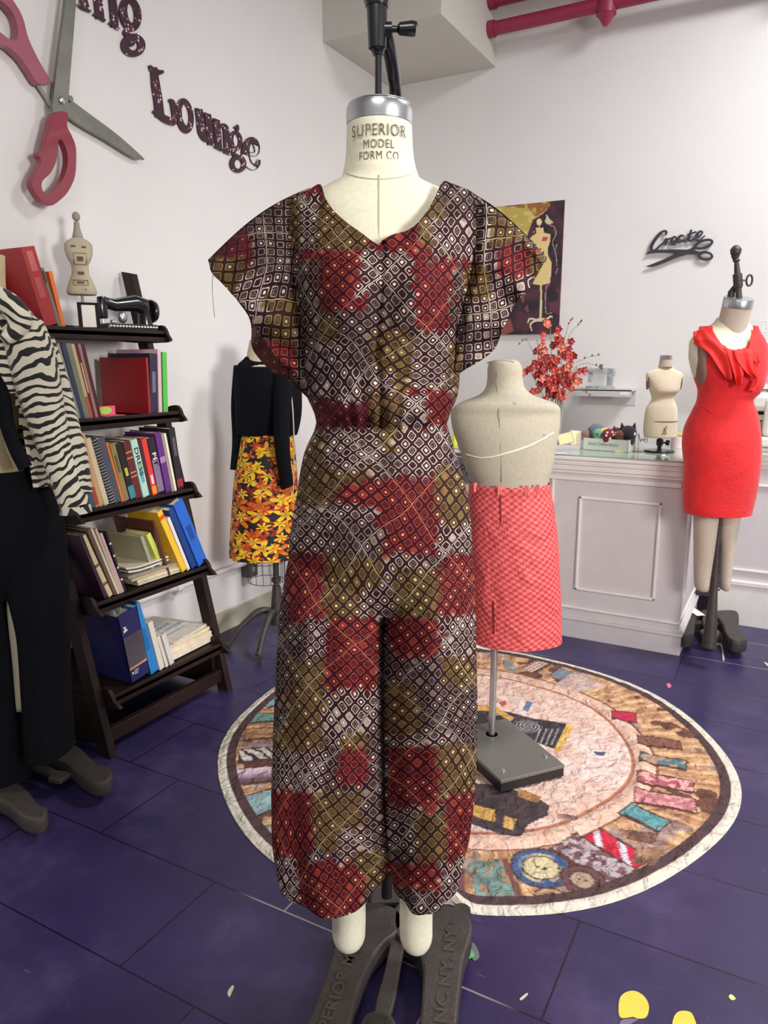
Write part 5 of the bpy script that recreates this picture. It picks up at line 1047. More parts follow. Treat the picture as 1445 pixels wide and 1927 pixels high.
MB().tube([(-.064, 0, .03), (-.064, 0, .019)], .0015, 6).tube([(-.05, -.014, .022), (-.04, -.014, .022)], .006, 10).ball((-.02, -.02, .035), .016, .8, .6, 1).build('needle_bar', STEEL, sm)
MB().tube([(-.05, -.013, .078), (-.02, -.012, .066), (.02, -.015, .074), (.045, -.018, .06)], .0012, 6).build('gold_line', GOLD, sm)
# ------------------------------------------------------------------ counters
def BW(px, py, y=WB): p = hit(px, py, 1, y); return (p[0], p[2])
YF = 3.34
ct = thing('sales_counter', 'pale panelled sales counter with a glass-covered top in front of the back wall', 'counter', (1.42, YF, 0))
MB().box((-.62, 0, .0), (.53, .62, .80)).build('body', TRIMW, ct)
MB().box((-.64, -.012, 0), (.545, .63, .085)).box((-.64, -.018, .085), (.551, .63, .098), bev=.003).build('plinth', TRIMW, ct)
def hstrip(x0, x1, z0, z1, d, par=ct, m=TRIML, y=0): return MB().box((x0, y-d, z0), (x1, y, z1), bev=min(.0035, d*.3)).build('moulding', m, par)
hstrip(-.62, .53, .138, .150, .010); hstrip(-.60, .50, .742, .762, .010)
co_ = MB()
for z0, z1, d in ((.775, .79, .008), (.79, .815, .018), (.815, .822, .026), (.822, .838, .020), (.838, .853, .034)): co_.box((-.62-d, -d, z0), (.53+d*.5, .62, z1), bev=.002)
co_.build('cornice', TRIML, ct)
def framep(x0, x1, z0, z1, par=ct, w_=.012, d=.010, y=0):
    b_ = MB().box((x0, y-d, z0), (x1, y, z0+w_), bev=.003).box((x0, y-d, z1-w_), (x1, y, z1), bev=.003).box((x0, y-d, z0), (x0+w_, y, z1), bev=.003).box((x1-w_, y-d, z0), (x1, y, z1), bev=.003); return b_.build('panel_frame', TRIML, par)
framep(1.49-1.42, 1.845-1.42, .232, .672)
framep(-.55, -.035, .50-.27, .57)
MB().box((-.06, -.009, .62), (-.048, 0, .762), bev=.003).box((-.12, -.009, .62), (-.048, 0, .632), bev=.003).box((-.09, -.009, .66), (-.08, 0, .80), bev=.003).build('moulding', TRIML, ct)
MB().box((.53, .0, .10), (.536, .60, .112)).box((.53, 0, .14), (.538, .6, .152)).box((.53, .10, .23), (.538, .11, .68)).build('side_moulding', TRIML, ct)
gl = MB().box((-.645, -.03, .8535), (.545, .63, .8605), bev=.001).build('glass_top', mat('counter_glass', srgb(214, 228, 216), .08, var=0, trans=.55, ior=1.45, spec=.7), ct)
# wainscot counter along the back wall at the right
yb_ = 3.9
bc = thing('back_counter', 'long panelled counter running along the back wall behind the red dress', 'counter', (2.03, yb_, 0))
MB().box((0, 0, 0), (3.6, WB-yb_-.005, .80)).build('body', TRIMW, bc)
b_ = MB().box((0, -.015, 0), (3.6, .02, .20)).box((0, -.022, .20), (3.6, .02, .222), bev=.003).build('plinth', TRIML, bc)
b_ = MB()
for z0, z1, d in ((.775, .79, .006), (.79, .815, .016), (.815, .84, .026), (.84, .857, .034)): b_.box((0, -d, z0), (3.6, WB-yb_-.005, z1), bev=.002)
b_.build('cornice', TRIML, bc)
MB().box((.0, -.036, .8575), (3.6, WB-yb_-.005, .863)).build('glass_top', mat('counter_glass', srgb(214, 228, 216), .08), bc)
for x0 in (.02, 1.0, 2.0): framep(x0, x0+.9, .27, .70, bc)
ck_ = thing('black_sign', 'small black shop sign with blackletter writing standing behind the cream torso form', 'sign', (.94, YF-.022, .853-.16))
MB().box((-.10, -.004, 0), (.10, 0, .12)).box((-.06, -.004, .12), (.06, 0, .145)).build('sign_board', mat('smoky_board', srgb(96, 96, 104), .5, var=.2, bs=50), ck_)
MB().add([(v[0]-.0, -.0045-v[2], .062+v[1]) for v in text('Pa', .07, .001, .8, .001)[0]], text('Pa', .07, .001, .8, .001)[1]).build('sign_lettering', INK, ck_)
# things on the counter -------------------------------------------
ZC = .861
def on(px, py): p = hit(px, py, 2, ZC); return p
t = thing('bottle', 'yellow-labelled little bottle with a black cap at the left of the counter', 'bottle', (*on(856, 838)[:2], ZC))
MB().lathe([(.013, 0), (.014, .002), (.014, .062), (.009, .070), (.007, .074)], 20).build('bottle_body', mat('yellow_plastic', srgb(232, 226, 60), .4), t)
MB().lathe([(.010, .0715), (.011, .073), (.010, .100), (.001, .101)], 18).build('cap', INK, t)
# mini form
p = on(1240, 850); t = thing('mini_dress_form', 'half-scale cream dress form on a round black base on the counter', 'dress form', (p[0], p[1], ZC), TH)
dm = (p[0]-CAM[0])*fw[0]+p[1]*fw[1]; am = (p[0]-CAM[0])*rt[0]+p[1]*rt[1]
mk = [(685, 1240, 1264, .02, .022), (694, 1236, 1268, .022, .024), (697, 1226, 1274, .024, .026), (702, 1217, 1283, .028, .030), (708, 1215, 1285, .033, .03), (722, 1218, 1281, .044, .034), (735, 1222, 1277, .050, .034), (744, 1225, 1270, .040, .031), (750, 1226, 1268, .036, .030), (766, 1217, 1273, .042, .038), (790, 1212, 1274, .046, .046), (820, 1212, 1273, .046, .046), (823, 1213, 1272, .045, .045)]
KM = [[k_[0]-ZC]+k_[1:] for k_ in pk(mk, dm, am)]; loft('torso', KM, mat('ivory_cloth', srgb(232, 222, 192), .85, var=.04, bump=.1, bs=300), t, 70, 48)
# slim neck with steel cap
MB().lathe([(.031, KM[0][0]-.012), (.028, KM[0][0]+.004), (.0262, KM[0][0]+.020)], 24, Matrix.Translation((0, 0, 0))).build('neck', TAN, t)
MB().lathe([(.0268, KM[0][0]+.020), (.0268, KM[0][0]+.038), (.001, KM[0][0]+.040)], 24).build('neck_cap', STEEL, t)
for s in (-1, 1):
    xx = (KM[5][2] if s > 0 else KM[5][1])*.985
    loft('arm_plate', [(A2(0, y, dm)[1]-ZC, xx-.005, xx+.003, d_, d_, -.002) for y, d_ in ((705, .004), (709, .014), (717, .019), (727, .013), (733, .003))], mat('armplate_taupe', srgb(140, 112, 100), .8, var=.04), t, 20, 20)
zb_ = A2(0, 792, dm)[1]-ZC; b_ = MB(); b_.tube([((KM[10][2]+.0015)*cos(a), (.0475)*sin(a), zb_) for a in np.linspace(0, 2*pi, 41)], .0012, 5); b_.build('waist_tape', INK, t)
zw = A2(0, 800, dm)[1]-ZC; b_ = MB().tube([(.002, -.05, zw), (.008, -.052, zw-.006), (.004, -.05, zw-.014), (-.004, -.05, zw-.01), (.002, -.05, zw-.02), (.006, -.05, zw-.03)], .0018, 6).box((-.012, -.049, zw-.034), (.012, -.047, zw-.0325)); b_.build('tag_and_string', INK, t)
MB().lathe([(.001, 0), (.066, 0), (.069, .004), (.066, .009), (.020, .014), (.001, .015)], 40).build('base', BLACKM, t)
MB().tube([(0, 0, .012), (0, 0, KM[-1][0]+.003)], .010, 14).tube([(0, 0, .03), (0, 0, .058)], .0155, 14).tube([(0, -.002, .042), (.034, -.004, .042)], .004, 8).tube([(.034, -.004, .030), (.036, -.004, .054)], [.009, .009], 10).build('stand', BLACKM, t)
# hook wire holder with scissors at its left
p = on(1200, 850); t = thing('scissors_holder', 'small brass wire holder with embroidery scissors left of the mini dress form', 'scissors', (p[0], p[1], ZC), TH)
BR = mat('old_brass', srgb(150, 130, 100), .4, .6, var=.1)
MB().tube([(0, 0, 0), (0, 0, .06), (-.006, 0, .085)], .0014, 6).tube([(-.001, 0, .082), (.010, 0, .045)], .0018, 6).box((-.02, -.02, 0), (.02, .02, .003)).build('stand', BR, t)
MB().tube([(.010, 0, .05), (.026, 0, .062)], .0018, 6).tube([(.012, 0, .058), (.026, 0, .05)], .0018, 6).tube([(.034+.008*cos(a), 0, .050+.006*sin(a)) for a in np.linspace(0, 6.3, 14)], .0014, 6).tube([(.034+.008*cos(a), 0, .062+.006*sin(a)) for a in np.linspace(0, 6.3, 14)], .0014, 6).build('scissors', BR, t)
# toy box
p0_ = hit(1096, 846, 2, ZC); p1_ = hit(1181, 852, 2, ZC); ang = atan2(p1_[1]-p0_[1], p1_[0]-p0_[0]); Lb = hypot(p1_[0]-p0_[0], p1_[1]-p0_[1])
bxo = thing('display_box', 'white lettered display box holding small plush toys on the counter', 'box', (p0_[0], p0_[1], ZC), ang)
hb_ = .056
BXM = mat('pale_green_card', srgb(214, 222, 212), .6, var=.02)
MB().box((0, 0, 0), (Lb, .003, hb_)).box((0, .10, 0), (Lb, .103, hb_+.012)).box((0, 0, 0), (.003, .10, hb_)).box((Lb-.003, 0, 0), (Lb, .10, hb_)).box((0, 0, 0), (Lb, .10, .003)).build('box_body', BXM, bxo)
tv, tf = text('Soul Collection\'s', .021, .0005, 1.0, .0003); MB().add([(Lb*.46+v[0], -.0002-v[2], hb_*.56+v[1]) for v in tv], tf).build('box_lettering', mat('grey_green_ink', srgb(140, 150, 138), .7, var=0), bxo)
G7 = 'plush toys in the display box'
def toy(fx, fy, r, c, label, ears=None, earc=None, eyes=True, spots=0, sz=1, horn=None):
    x, y = p0_[0]+cos(ang)*fx*Lb-sin(ang)*fy, p0_[1]+sin(ang)*fx*Lb+cos(ang)*fy
    z = hb_+ZC-.002; r = r*1.42
    t = thing('plush_toy', label, 'plush toy', (x, y, z), TH, G7); m = mat('plush_%d_%d_%d' % c, srgb(*c), .95, var=.12, bump=.4, bs=200, sheen=.3)
    MB().ball((0, 0, 0), r*.9, 1.0, .8, .8).build('body', m, t); MB().ball((0, 0, r*.7*sz), r, 1, .85, .9).build('head', m, t)
    em = mat('plush_ear_%d_%d_%d' % (earc or c), srgb(*(earc or c)), .95, var=.1)
    for s in ((-1, 1) if ears else ()):
        b_ = MB()
        if ears == 'point': b_.tube([(s*r*.6, 0, r*1.2), (s*r*.75, 0, r*1.9)], [r*.3, r*.04], 10)
        else: b_.ball((s*r*.8, -r*.1, r*1.05), r*.38, .8, .4, 1.1, 10)
        b_.build('ear', em, t)
    if eyes:
        for s in (-1, 1): MB().ball((s*r*.38, -r*.78, r*.85), r*.15, n=8).build('eye', INK, t)
    if spots:
        for k in range(spots): a = 2.4*k; MB().ball((r*.55*cos(a), -r*.72, r*.7+r*.5*sin(a)), r*.17, 1, .4, 1, 8).build('spot', WHITEP, t)
    if horn: MB().tube([(-r*.9, -r*.2, r*.9), (-r*.2, -r*.7, r*1.35), (r*1.1, -r*.1, r*1.2)], [r*.1, r*.35, r*.1], 8).build('cap_brim', mat('plush_white', srgb(236, 234, 226), .95), t)
toy(.02, .03, .017, (150, 110, 104), 'pinkish brown plush toy at the left end of the display box', eyes=False)
toy(.20, .055, .030, (98, 112, 128), 'blue-grey plush toy with a pale face, left in the display box', earc=(220, 226, 226))
MB()
toy(.30, .022, .019, (112, 160, 128), 'green knobbly plush toy at the front of the display box', 'round', (100, 150, 118), sz=1.2)
toy(.42, .035, .020, (240, 214, 70), 'yellow plush toy with a white brim in the display box', horn=True, sz=1.3)
toy(.53, .02, .022, (122, 32, 46), 'maroon plush toy with white spots at the front of the display box', eyes=False, spots=5)
toy(.46, .075, .018, (44, 34, 40), 'dark plush toy peeping over the yellow one', 'round')
toy(.61, .07, .020, (176, 50, 60), 'crimson plush toy at the back of the display box', sz=1.4)
toy(.70, .055, .023, (62, 42, 46), 'dark brown plush toy behind the fawn one', 'point')
toy(.78, .022, .018, (110, 66, 58), 'fawn brown plush toy with orange ears in the display box', 'round', (214, 130, 90), sz=1.2)
toy(.90, .05, .029, (40, 34, 44), 'black cat-eared plush toy at the right end of the display box', 'point', eyes=False, spots=1)
p = on(1165, 851); t = thing('yellow_card_strip', 'small yellow paper slip lying before the display box', 'paper', (p[0], p[1], ZC+.0005), TH)
MB().box((-.022, -.012, 0), (.022, .012, .0012)).build('slip', mat('butter_paper', srgb(236, 226, 140), .7, var=0), t)
# cards in a clear holder
p = on(1066, 846)
for k, (dx, dz, w_, h_, c, lab, tilt) in enumerate(((0, .022, .056, .042, (238, 218, 160), 'pale yellow card with a purple-grey border, front of the card rack', 14), (.034, .014, .040, .056, (240, 222, 176), 'cream card standing behind the pale yellow card', -4), (-.042, .0, .034, .05, (206, 216, 190), 'small greenish card at the left of the card rack', -10), (.018, .004, .07, .018, (226, 206, 196), 'pinkish card lying low under the yellow card', 3))):
    t = thing('card', lab, 'card', (p[0]+dx*cos(TH), p[1]+dx*sin(TH)+.012*(k > 0), ZC+.004+dz), TH, 'cards on the counter'); t.rotation_euler = (radians(-12), radians(-tilt), TH); t.scale = (1.3, 1.3, 1.3)
    MB().box((-w_/2, 0, 0), (w_/2, .002, h_)).build('card_border', mat('card_border', srgb(170, 156, 166), .6, var=0), t)
    MB().box((-w_/2+.003, -.0008, .003), (w_/2-.003, 0, h_-.003)).build('card_face', mat('card_%d_%d_%d' % c, srgb(*c), .7, var=.03), t)
t = thing('card_rack', 'clear acrylic rack holding paper cards on the counter', 'rack', (p[0], p[1], ZC), TH)
CLEAR = mat('clear_acrylic', srgb(226, 224, 228), .12, var=0, alpha=.35)
MB().box((-.06, -.012, 0), (.06, -.010, .022)).box((-.06, -.012, 0), (.06, .05, .003)).box((.058, -.012, 0), (.06, .05, .08)).build('rack_body', CLEAR, t)
p = on(1042, 854); t = thing('white_paper', 'white sheet of paper lying at the left of the counter cards', 'paper', (p[0], p[1]+.02, ZC+.0005), TH); MB().box((-.05, -.02, 0), (.05, .02, .001)).build('sheet', WHITEP, t)
# behind the mini form
p = on(1303, 842); t = thing('ribbon_roll', 'pale roll of ribbon standing behind the mini dress form', 'roll', (p[0]-.06, p[1]-.05, ZC))
MB().lathe([(.012, 0), (.034, 0), (.034, .05), (.012, .05)], 24).build('roll', mat('pale_pink_ribbon', srgb(224, 206, 204), .7), t)
t = thing('yellow_ruler', 'yellow ruler lying across the roll behind the mini dress form', 'ruler', (p[0]-.03, p[1]-.02, ZC+.062)); MB().box((-.06, -.02, 0), (.08, .02, .005)).build('blade', mat('ruler_yellow', srgb(238, 210, 60), .5), t)
MB().box((-.05, -.014, -.0615), (-.02, .01, 0)).box((.03, -.014, -.0615), (.05, .01, 0)).build('support', TAN, t)
p = (2.0, 4.05); t = thing('sewing_machine', 'white sewing machine end showing behind the red dress', 'sewing machine', (2.00, 4.08, .8635))
MB().box((-.07, -.08, 0), (.30, .10, .05), bev=.012).box((.18, -.06, .05), (.30, .09, .24), bev=.02).box((-.07, -.05, .17), (.30, .08, .26), bev=.025).build('machine_body', mat('machine_white', srgb(230, 226, 218), .35, var=0), t)
MB().lathe([(.02, 0), (.022, .012), (.001, .013)], 16, Matrix.Translation((-.07, .02, .22)) @ Matrix.Rotation(-pi/2, 4, 'Y')).build('dial', INK, t)
t = thing('yellow_cloth', 'folded bright yellow cloth on top of the white sewing machine', 'cloth', (1.985, 4.07, .8635+.261)); vs, fs = shape([smoothpoly([(-.05, 0), (.06, 0), (.05, .05), (.03, .11), (.0, .10), (-.03, .04)], 3)], .05, .004); MB().add([(v[0], v[2], v[1]) for v in vs], fs).build('cloth_fold', mat('sun_yellow', srgb(246, 208, 40), .8), t)
# acrylic shelf with glass sewing machine
y = WB-.0
x0, z0 = BW(1083, 731, y-.12); x1, z1 = BW(1190, 731, y-.12)
t = thing('acrylic_shelf', 'clear acrylic wall shelf carrying a glass sewing-machine figurine', 'wall shelf', (x0, WB, z0-.03))
MB().box((0, -.14, .02), (x1-x0, 0, .026)).box((0, -.14, -.01), (x1-x0, -.136, .03)).box((0, -.004, -.06), (x1-x0, 0, .03)).build('shelf_body', mat('grey_acrylic', srgb(204, 198, 201), .18, var=0), t)
MB().box(((x1-x0)*.80, -.142, .0), ((x1-x0)*.95, -.1401, .016)).build('price_strip', TRIML, t)
xm, zm = BW(1129, 727, WB-.08); t = thing('glass_sewing_machine', 'small clear glass sewing machine figurine on the acrylic shelf', 'figurine', (xm, WB-.08, z0-.0035)); t.scale = (1.2, 1.1, 1.25) 
GLS = mat('figurine_glass', srgb(206, 214, 216), .05, var=.5, bs=120, trans=.7, ior=1.5)
MB().box((-.062, -.03, 0), (.062, .03, .014), bev=.003).build('base', GLS, t); MB().box((.03, -.018, .012), (.056, .018, .09), bev=.008).box((-.056, -.016, .066), (.056, .016, .092), bev=.008).box((-.056, -.012, .03), (-.036, .012, .075), bev=.005).tube([(-.056, 0, .08), (-.066, 0, .10)], .004, 8).build('machine_arm', GLS, t)
MB().tube([(.0, 0, .092), (.0, 0, .108)], .008, 12).build('spool_pin', mat('bottle_grey', srgb(96, 104, 104), .4), t)
MB().lathe([(.001, 0), (.017, 0), (.017, .006), (.001, .006)], 18, Matrix.Translation((.057, 0, .075)) @ Matrix.Rotation(pi/2, 4, 'Y')).build('hand_wheel', GLS, t)
# wire rack at the far right
xr, zr_ = BW(1412, 842, WB-.10)
t = thing('wire_rack', 'white wire grid rack with hanging supplies at the right edge behind the red dress', 'rack', (xr, WB-.10, .8635))
b_ = MB()
for i in range(9): b_.tube([(i*.05, 0, 0), (i*.05, 0, .60)], .003, 6)
for i in range(13): b_.tube([(0, 0, i*.05), (.40, 0, i*.05)], .003, 6)
b_.build('wire_grid', TRIML, t)
for z in (.12, .27, .42): MB().box((0, -.10, z), (.4, 0, z+.004)).box((0, -.10, z), (.4, -.097, z+.03)).build('wire_shelf', TRIML, t)
for k, (x, z, c, s_, lab) in enumerate(((.03, .146, (60, 50, 56), 1.0, 'dark thread cone on the lowest wire shelf'), (.05, .004, (196, 192, 190), .9, 'grey-white jar at the foot of the wire rack'), (.04, .296, (216, 212, 206), 1.1, 'pale box-like jar on the middle wire shelf'), (.09, .446, (70, 56, 80), .9, 'dark purple spool on the top wire shelf'), (.03, .446, (150, 140, 138), .8, 'grey spool on the top wire shelf'))):
    q = thing('supply_jar', lab, 'jar', (xr+x, WB-.145, .8635+z), 0, 'supplies on the wire rack'); MB().lathe([(.001, 0), (.02*s_, 0), (.02*s_, .05*s_), (.016*s_, .056*s_)], 16).build('jar_body', mat('jar_%d_%d_%d' % c, srgb(*c), .5), q); MB().lathe([(.017*s_, .056*s_), (.019*s_, .058*s_), (.019*s_, .066*s_), (.001, .067*s_)], 16).build('lid', BLACKM if k == 0 else TRIMW, q)
q = thing('purple_cloth', 'violet cloth hanging on the wire rack at the right edge of the photo', 'cloth', (xr+.115, WB-.215, .8635)); loft('cloth_fold', [(.42, -.02, .03, .02, .02), (.30, -.04, .06, .03, .03), (.1, -.045, .07, .03, .03), (.0, -.04, .07, .03, .03)], mat('violet_cloth', srgb(122, 50, 150), .8, var=.1), q, 24, 24, pleat(6, .06, 3))
# ------------------------------------------------------------------ vase of orchids
p = on(1045, 842); vx, vy = p[0], p[1]-.03
t = thing('glass_vase', 'tall clear glass vase holding red orchid sprays behind the cream torso form', 'vase', (vx, vy, ZC))
prof = [(.001, 0), (.034, 0), (.036, .004), (.030, .08), (.036, .16), (.046, .215), (.043, .215), (.033, .16), (.027, .08), (.032, .008), (.001, .008)]
MB().lathe(prof, 32).build('vase_body', mat('vase_glass', srgb(226, 232, 230), .04, var=0, trans=.85, ior=1.2), t)
STEM = mat('stem_green', srgb(140, 128, 104), .7); BUD = mat('dusty_bud', srgb(130, 90, 80), .7)
FLO = [mat('orchid_red', srgb(220, 104, 90), .6, var=.15, bs=120), mat('orchid_deep', srgb(198, 80, 86), .6, var=.15, bs=120), mat('orchid_coral', srgb(236, 152, 132), .6, var=.12, bs=120)]
def flower_mesh():
    b_ = MB()
    for k in range(5):
        a = 2*pi*k/5+.2; w_ = .010 if k % 2 else .008; L = .020
        M = Matrix.Rotation(a, 4, 'Y') @ Matrix.Rotation(.35, 4, 'X')
        P = [(0, 0, .001), (w_*.6, -.003, L*.35), (w_*.75, -.005, L*.7), (0, -.004, L), (-w_*.75, -.005, L*.7), (-w_*.6, -.003, L*.35), (0, .002, L*.55)]
        b_.add(P, [(0, 1, 6), (1, 2, 6), (2, 3, 6), (3, 4, 6), (4, 5, 6), (5, 0, 6)], True, M)
        b_.add([(q[0], q[1]+.0012, q[2]) for q in P], [(6, 1, 0), (6, 2, 1), (6, 3, 2), (6, 4, 3), (6, 5, 4), (6, 0, 5)], True, M)
    b_.tube([(0, 0, 0), (0, -.009, -.003), (0, -.013, -.008)], [.003, .005, .002], 8); return b_
fpro = [flower_mesh() for _ in range(3)]; fme = []
for i, b_ in enumerate(fpro):
    o = b_.build('orchid_flower', FLO[i]); fme.append(o.data); bpy.data.objects.remove(o)
VD = (vx-CAM[0])*fw[0]+vy*fw[1]
def tgt(px, py, dd): a, z = A2(px, py, VD+dd); w2 = wpos(a, VD+dd); return Vector((*w2, z))
sprays = [((1010, 640), .04, 9, 'left tall'), ((1035, 606), .0, 10, 'tallest upright middle'), ((1062, 632), -.03, 11, 'upright right of the middle'), ((1075, 660), .03, 9, 'right leaning'), ((990, 690), .0, 7, 'lowest left drooping'), ((1050, 650), .06, 10, 'dense central back'), ((1086, 690), -.02, 8, 'right drooping'), ((1025, 670), -.05, 9, 'dense central front'), ((1066, 752), -.06, 2, 'short single-bloom low right')]
for k, ((px, py), dd, nf, lab) in enumerate(sprays):
    e = tgt(px, py, dd); s0 = Vector((vx+R_.uniform(-.02, .02), vy+R_.uniform(-.02, .02), ZC+.02)); mid = Vector((vx+(e.x-vx)*.35, vy+(e.y-vy)*.35, ZC+.22))
    if k == 8: mid = Vector((vx+.03, vy-.03, ZC+.20))
    st = thing('orchid_spray', 'spray of red orchids in the glass vase, the %s one' % lab, 'flower', tuple(s0), 0, 'orchid sprays in the glass vase')
    pts = smoothpoly([(0, 0, 0), tuple(mid-s0), tuple((mid-s0).lerp(e-s0, .55)+Vector((0, 0, .015))), tuple(e-s0)], 7, False)
    MB().tube(pts, [.0026]*8+[.0016]*(len(pts)-8), 6).build('stem', STEM, st)
    nf = int(nf*1.5)
    for j in range(nf):
        f = .40+.60*(j+.5)/nf; q = Vector(pts[min(len(pts)-1, int(f*(len(pts)-1)))])+Vector((R_.uniform(-.036, .036), R_.uniform(-.03, .03), R_.uniform(-.02, .02)))
        fo = link(bpy.data.objects.new('orchid_flower', fme[(j+k) % 3])); fo.parent = st; fo.location = q; fo.rotation_euler = (R_.uniform(-.6, .6), R_.uniform(0, 6.28), TH+R_.uniform(-.9, .9)); s_ = R_.uniform(.95, 1.45); fo.scale = (s_, s_, s_)
twg = [[(1045, 760), (1060, 700), (1100, 675), (1130, 668)], [(1045, 770), (1075, 700), (1100, 684), (1122, 688), (1134, 696)], [(1045, 770), (1070, 715), (1095, 700), (1108, 700)], [(1045, 780), (1070, 740), (1095, 735), (1112, 746)], [(1045, 700), (1062, 640), (1070, 610), (1078, 600)], [(1048, 690), (1072, 630), (1088, 612), (1095, 604)], [(1020, 720), (1005, 670), (990, 640), (975, 650)]]
for k, P in enumerate(twg):
    pts = [tgt(x, y, -.02+.01*k) for x, y in P]; s0 = pts[0]
    st = thing('twig', 'thin %s twig with tiny buds arching out of the orchid vase' % ['long arching', 'curved grass-like', 'short bent', 'low drooping', 'upright', 'tall leaning', 'left-leaning'][k], 'twig', tuple(s0), 0, 'bare twigs in the orchid vase')
    q = smoothpoly([tuple(v-s0) for v in pts], 5, False); MB().tube(q, .0012, 5).build('stem', STEM, st)
    for i in range(1, 4): MB().ball(Vector(q[-i*2])+Vector((0, 0, .004)), .004, 1, 1, 1.5, 6).build('bud', BUD, st)
# ------------------------------------------------------------------ painting on the back wall
W0, H0 = BW(930, 386, WB-.02), BW(1063, 376, WB-.02); W1_ = BW(1058, 628, WB-.02); xl, xrr = BW(900, 390, WB-.02)[0], H0[0]; zt_, zb2 = H0[1], W1_[1]
pt = thing('painting', 'unframed canvas painting of a cream dress form on dark maroon, hung on the back wall', 'painting', (xl, WB-.02, zb2))
Wd, Hd = xrr-xl, zt_-zb2
MB().box((0, 0, 0), (Wd, .019, Hd), bev=.002).build('canvas', mat('canvas_edge', srgb(190, 176, 172), .8), pt)
nx_, nz_ = 150, 230; gx, gz = np.meshgrid(np.linspace(0, Wd, nx_), np.linspace(0, Hd, nz_))
o = grid('painted_surface', np.stack([gx.ravel()+.0, np.full(gx.size, -.001), gz.ravel()], 1), nz_, nx_, attr_mat('oil_paint', 'paint', .55, .15, 60), pt)
# photo coordinates of each grid point on the picture plane
X_ = gx.ravel()+xl-CAM[0]; Y_ = np.full(X_.size, WB-.021); Z_ = gz.ravel()+zb2
ff_ = X_*fw[0]+Y_*fw[1]; aa_ = X_*rt[0]+Y_*rt[1]; zzz = ff_*cos(PIT)-(Z_-HC)*sin(PIT); yyy = ff_*sin(PIT)+(Z_-HC)*cos(PIT)
QX, QY = CX+F*aa_/zzz, CY-F*yyy/zzz
def T5(P): return [(940+x/6.42, 360+y/6.42) for x, y in P]
c_ = np.array(srgb(62, 36, 48)[:3])[None, :].repeat(QX.size, 0)
def put(mask, col, soft=.0): c_[mask] = np.array(srgb(*col)[:3])
nz1 = fbm(QX, QY, .05, 3); nz2 = fbm(QX, QY, .14, 8)
put(nz1 > .55, (78, 42, 54)); put(nz1 < .36, (40, 28, 42))
put(inpoly(QX, QY+8*nz1, T5([(-400, 200), (60, 200), (600, 140), (610, 200), (520, 290), (400, 380), (340, 560), (250, 900), (-400, 1000)])), (188, 164, 84))
m_ = inpoly(QX, QY+8*nz1, T5([(-400, 200), (60, 200), (600, 140), (610, 200), (520, 290), (400, 380), (340, 560), (250, 900), (-400, 1000)])) & (nz2 > .55); put(m_, (206, 188, 112))
put(inpoly(QX, QY+8*nz1, T5([(60, 195), (600, 130), (612, 200), (520, 280), (430, 330), (380, 250), (300, 215)])) & (nz2 > .4), (150, 98, 56))
put(inpoly(QX, QY, T5([(200, 1000), (300, 1150), (360, 1480), (300, 1420), (240, 1250)])) & (nz2 > .45), (128, 62, 50)); put(inpoly(QX, QY, T5([(60, 1560), (130, 1540), (170, 1690), (40, 1740), (-100, 1760)])), (140, 74, 64))
put(inpoly(QX, QY, T5([(600, 1150), (740, 1200), (740, 1500), (600, 1500)])) & (nz1 > .45), (96, 50, 66))
for P in ([(560, 280), (600, 400), (660, 430), (680, 520), (640, 620), (680, 760), (690, 900)], [(690, 640), (680, 700)], [(700, 930), (680, 1000)], [(590, 1130), (560, 1180), (560, 1460), (640, 1460)]):
    put(inpoly(QX, QY, ribbon(T5(P), [1.6]*len(P), 4)), (168, 150, 140))
put(inpoly(QX, QY, T5([(565, 270), (600, 330), (650, 380), (600, 400), (575, 400), (545, 365), (560, 330)])), (206, 196, 160))
put(inpoly(QX, QY, T5([(440, 440), (530, 440), (535, 500), (615, 520), (612, 600), (580, 700), (585, 770), (625, 860), (622, 980), (610, 1110), (500, 1135), (400, 1120), (390, 1080), (470, 950), (570, 800), (540, 740), (470, 660), (360, 570), (440, 510)])), (222, 200, 132))
put(inpoly(QX, QY, T5([(440, 440), (530, 440), (535, 500), (615, 520), (612, 600), (580, 700), (585, 770), (625, 860), (622, 980), (610, 1110), (500, 1135), (400, 1120), (360, 570)])) & (nz2 > .6), (232, 196, 150))
put(inpoly(QX, QY+3*nz2, T5([(520, 560), (590, 560), (570, 610), (510, 610)])), (196, 74, 86))
put(inpoly(QX, QY, T5(ell(478, 372, 32, 42))), (232, 212, 170)); put(inpoly(QX, QY, ribbon(T5([(482, 405), (484, 450)]), [2, 2])), (190, 150, 130))
put(inpoly(QX, QY, ribbon(T5([(497, 1130), (502, 1300), (496, 1530)]), [3.6, 3.4, 4.4])), (214, 202, 150))
for P in ([(340, 1590), (365, 1540), (440, 1550), (500, 1540), (570, 1540), (620, 1510), (640, 1530)], [(375, 1650), (375, 1600), (420, 1570), (500, 1560), (570, 1570), (610, 1610)], [(375, 1640), (390, 1690)]):
    put(inpoly(QX, QY, ribbon(T5(P), [2.2]+[3.6]*(len(P)-2)+[2.0], 4)), (214, 206, 180))
put(QY > 641-(QX-945)*.095-4.5+2*nz1, (176, 164, 96))
set_col(o, 'paint', c_)
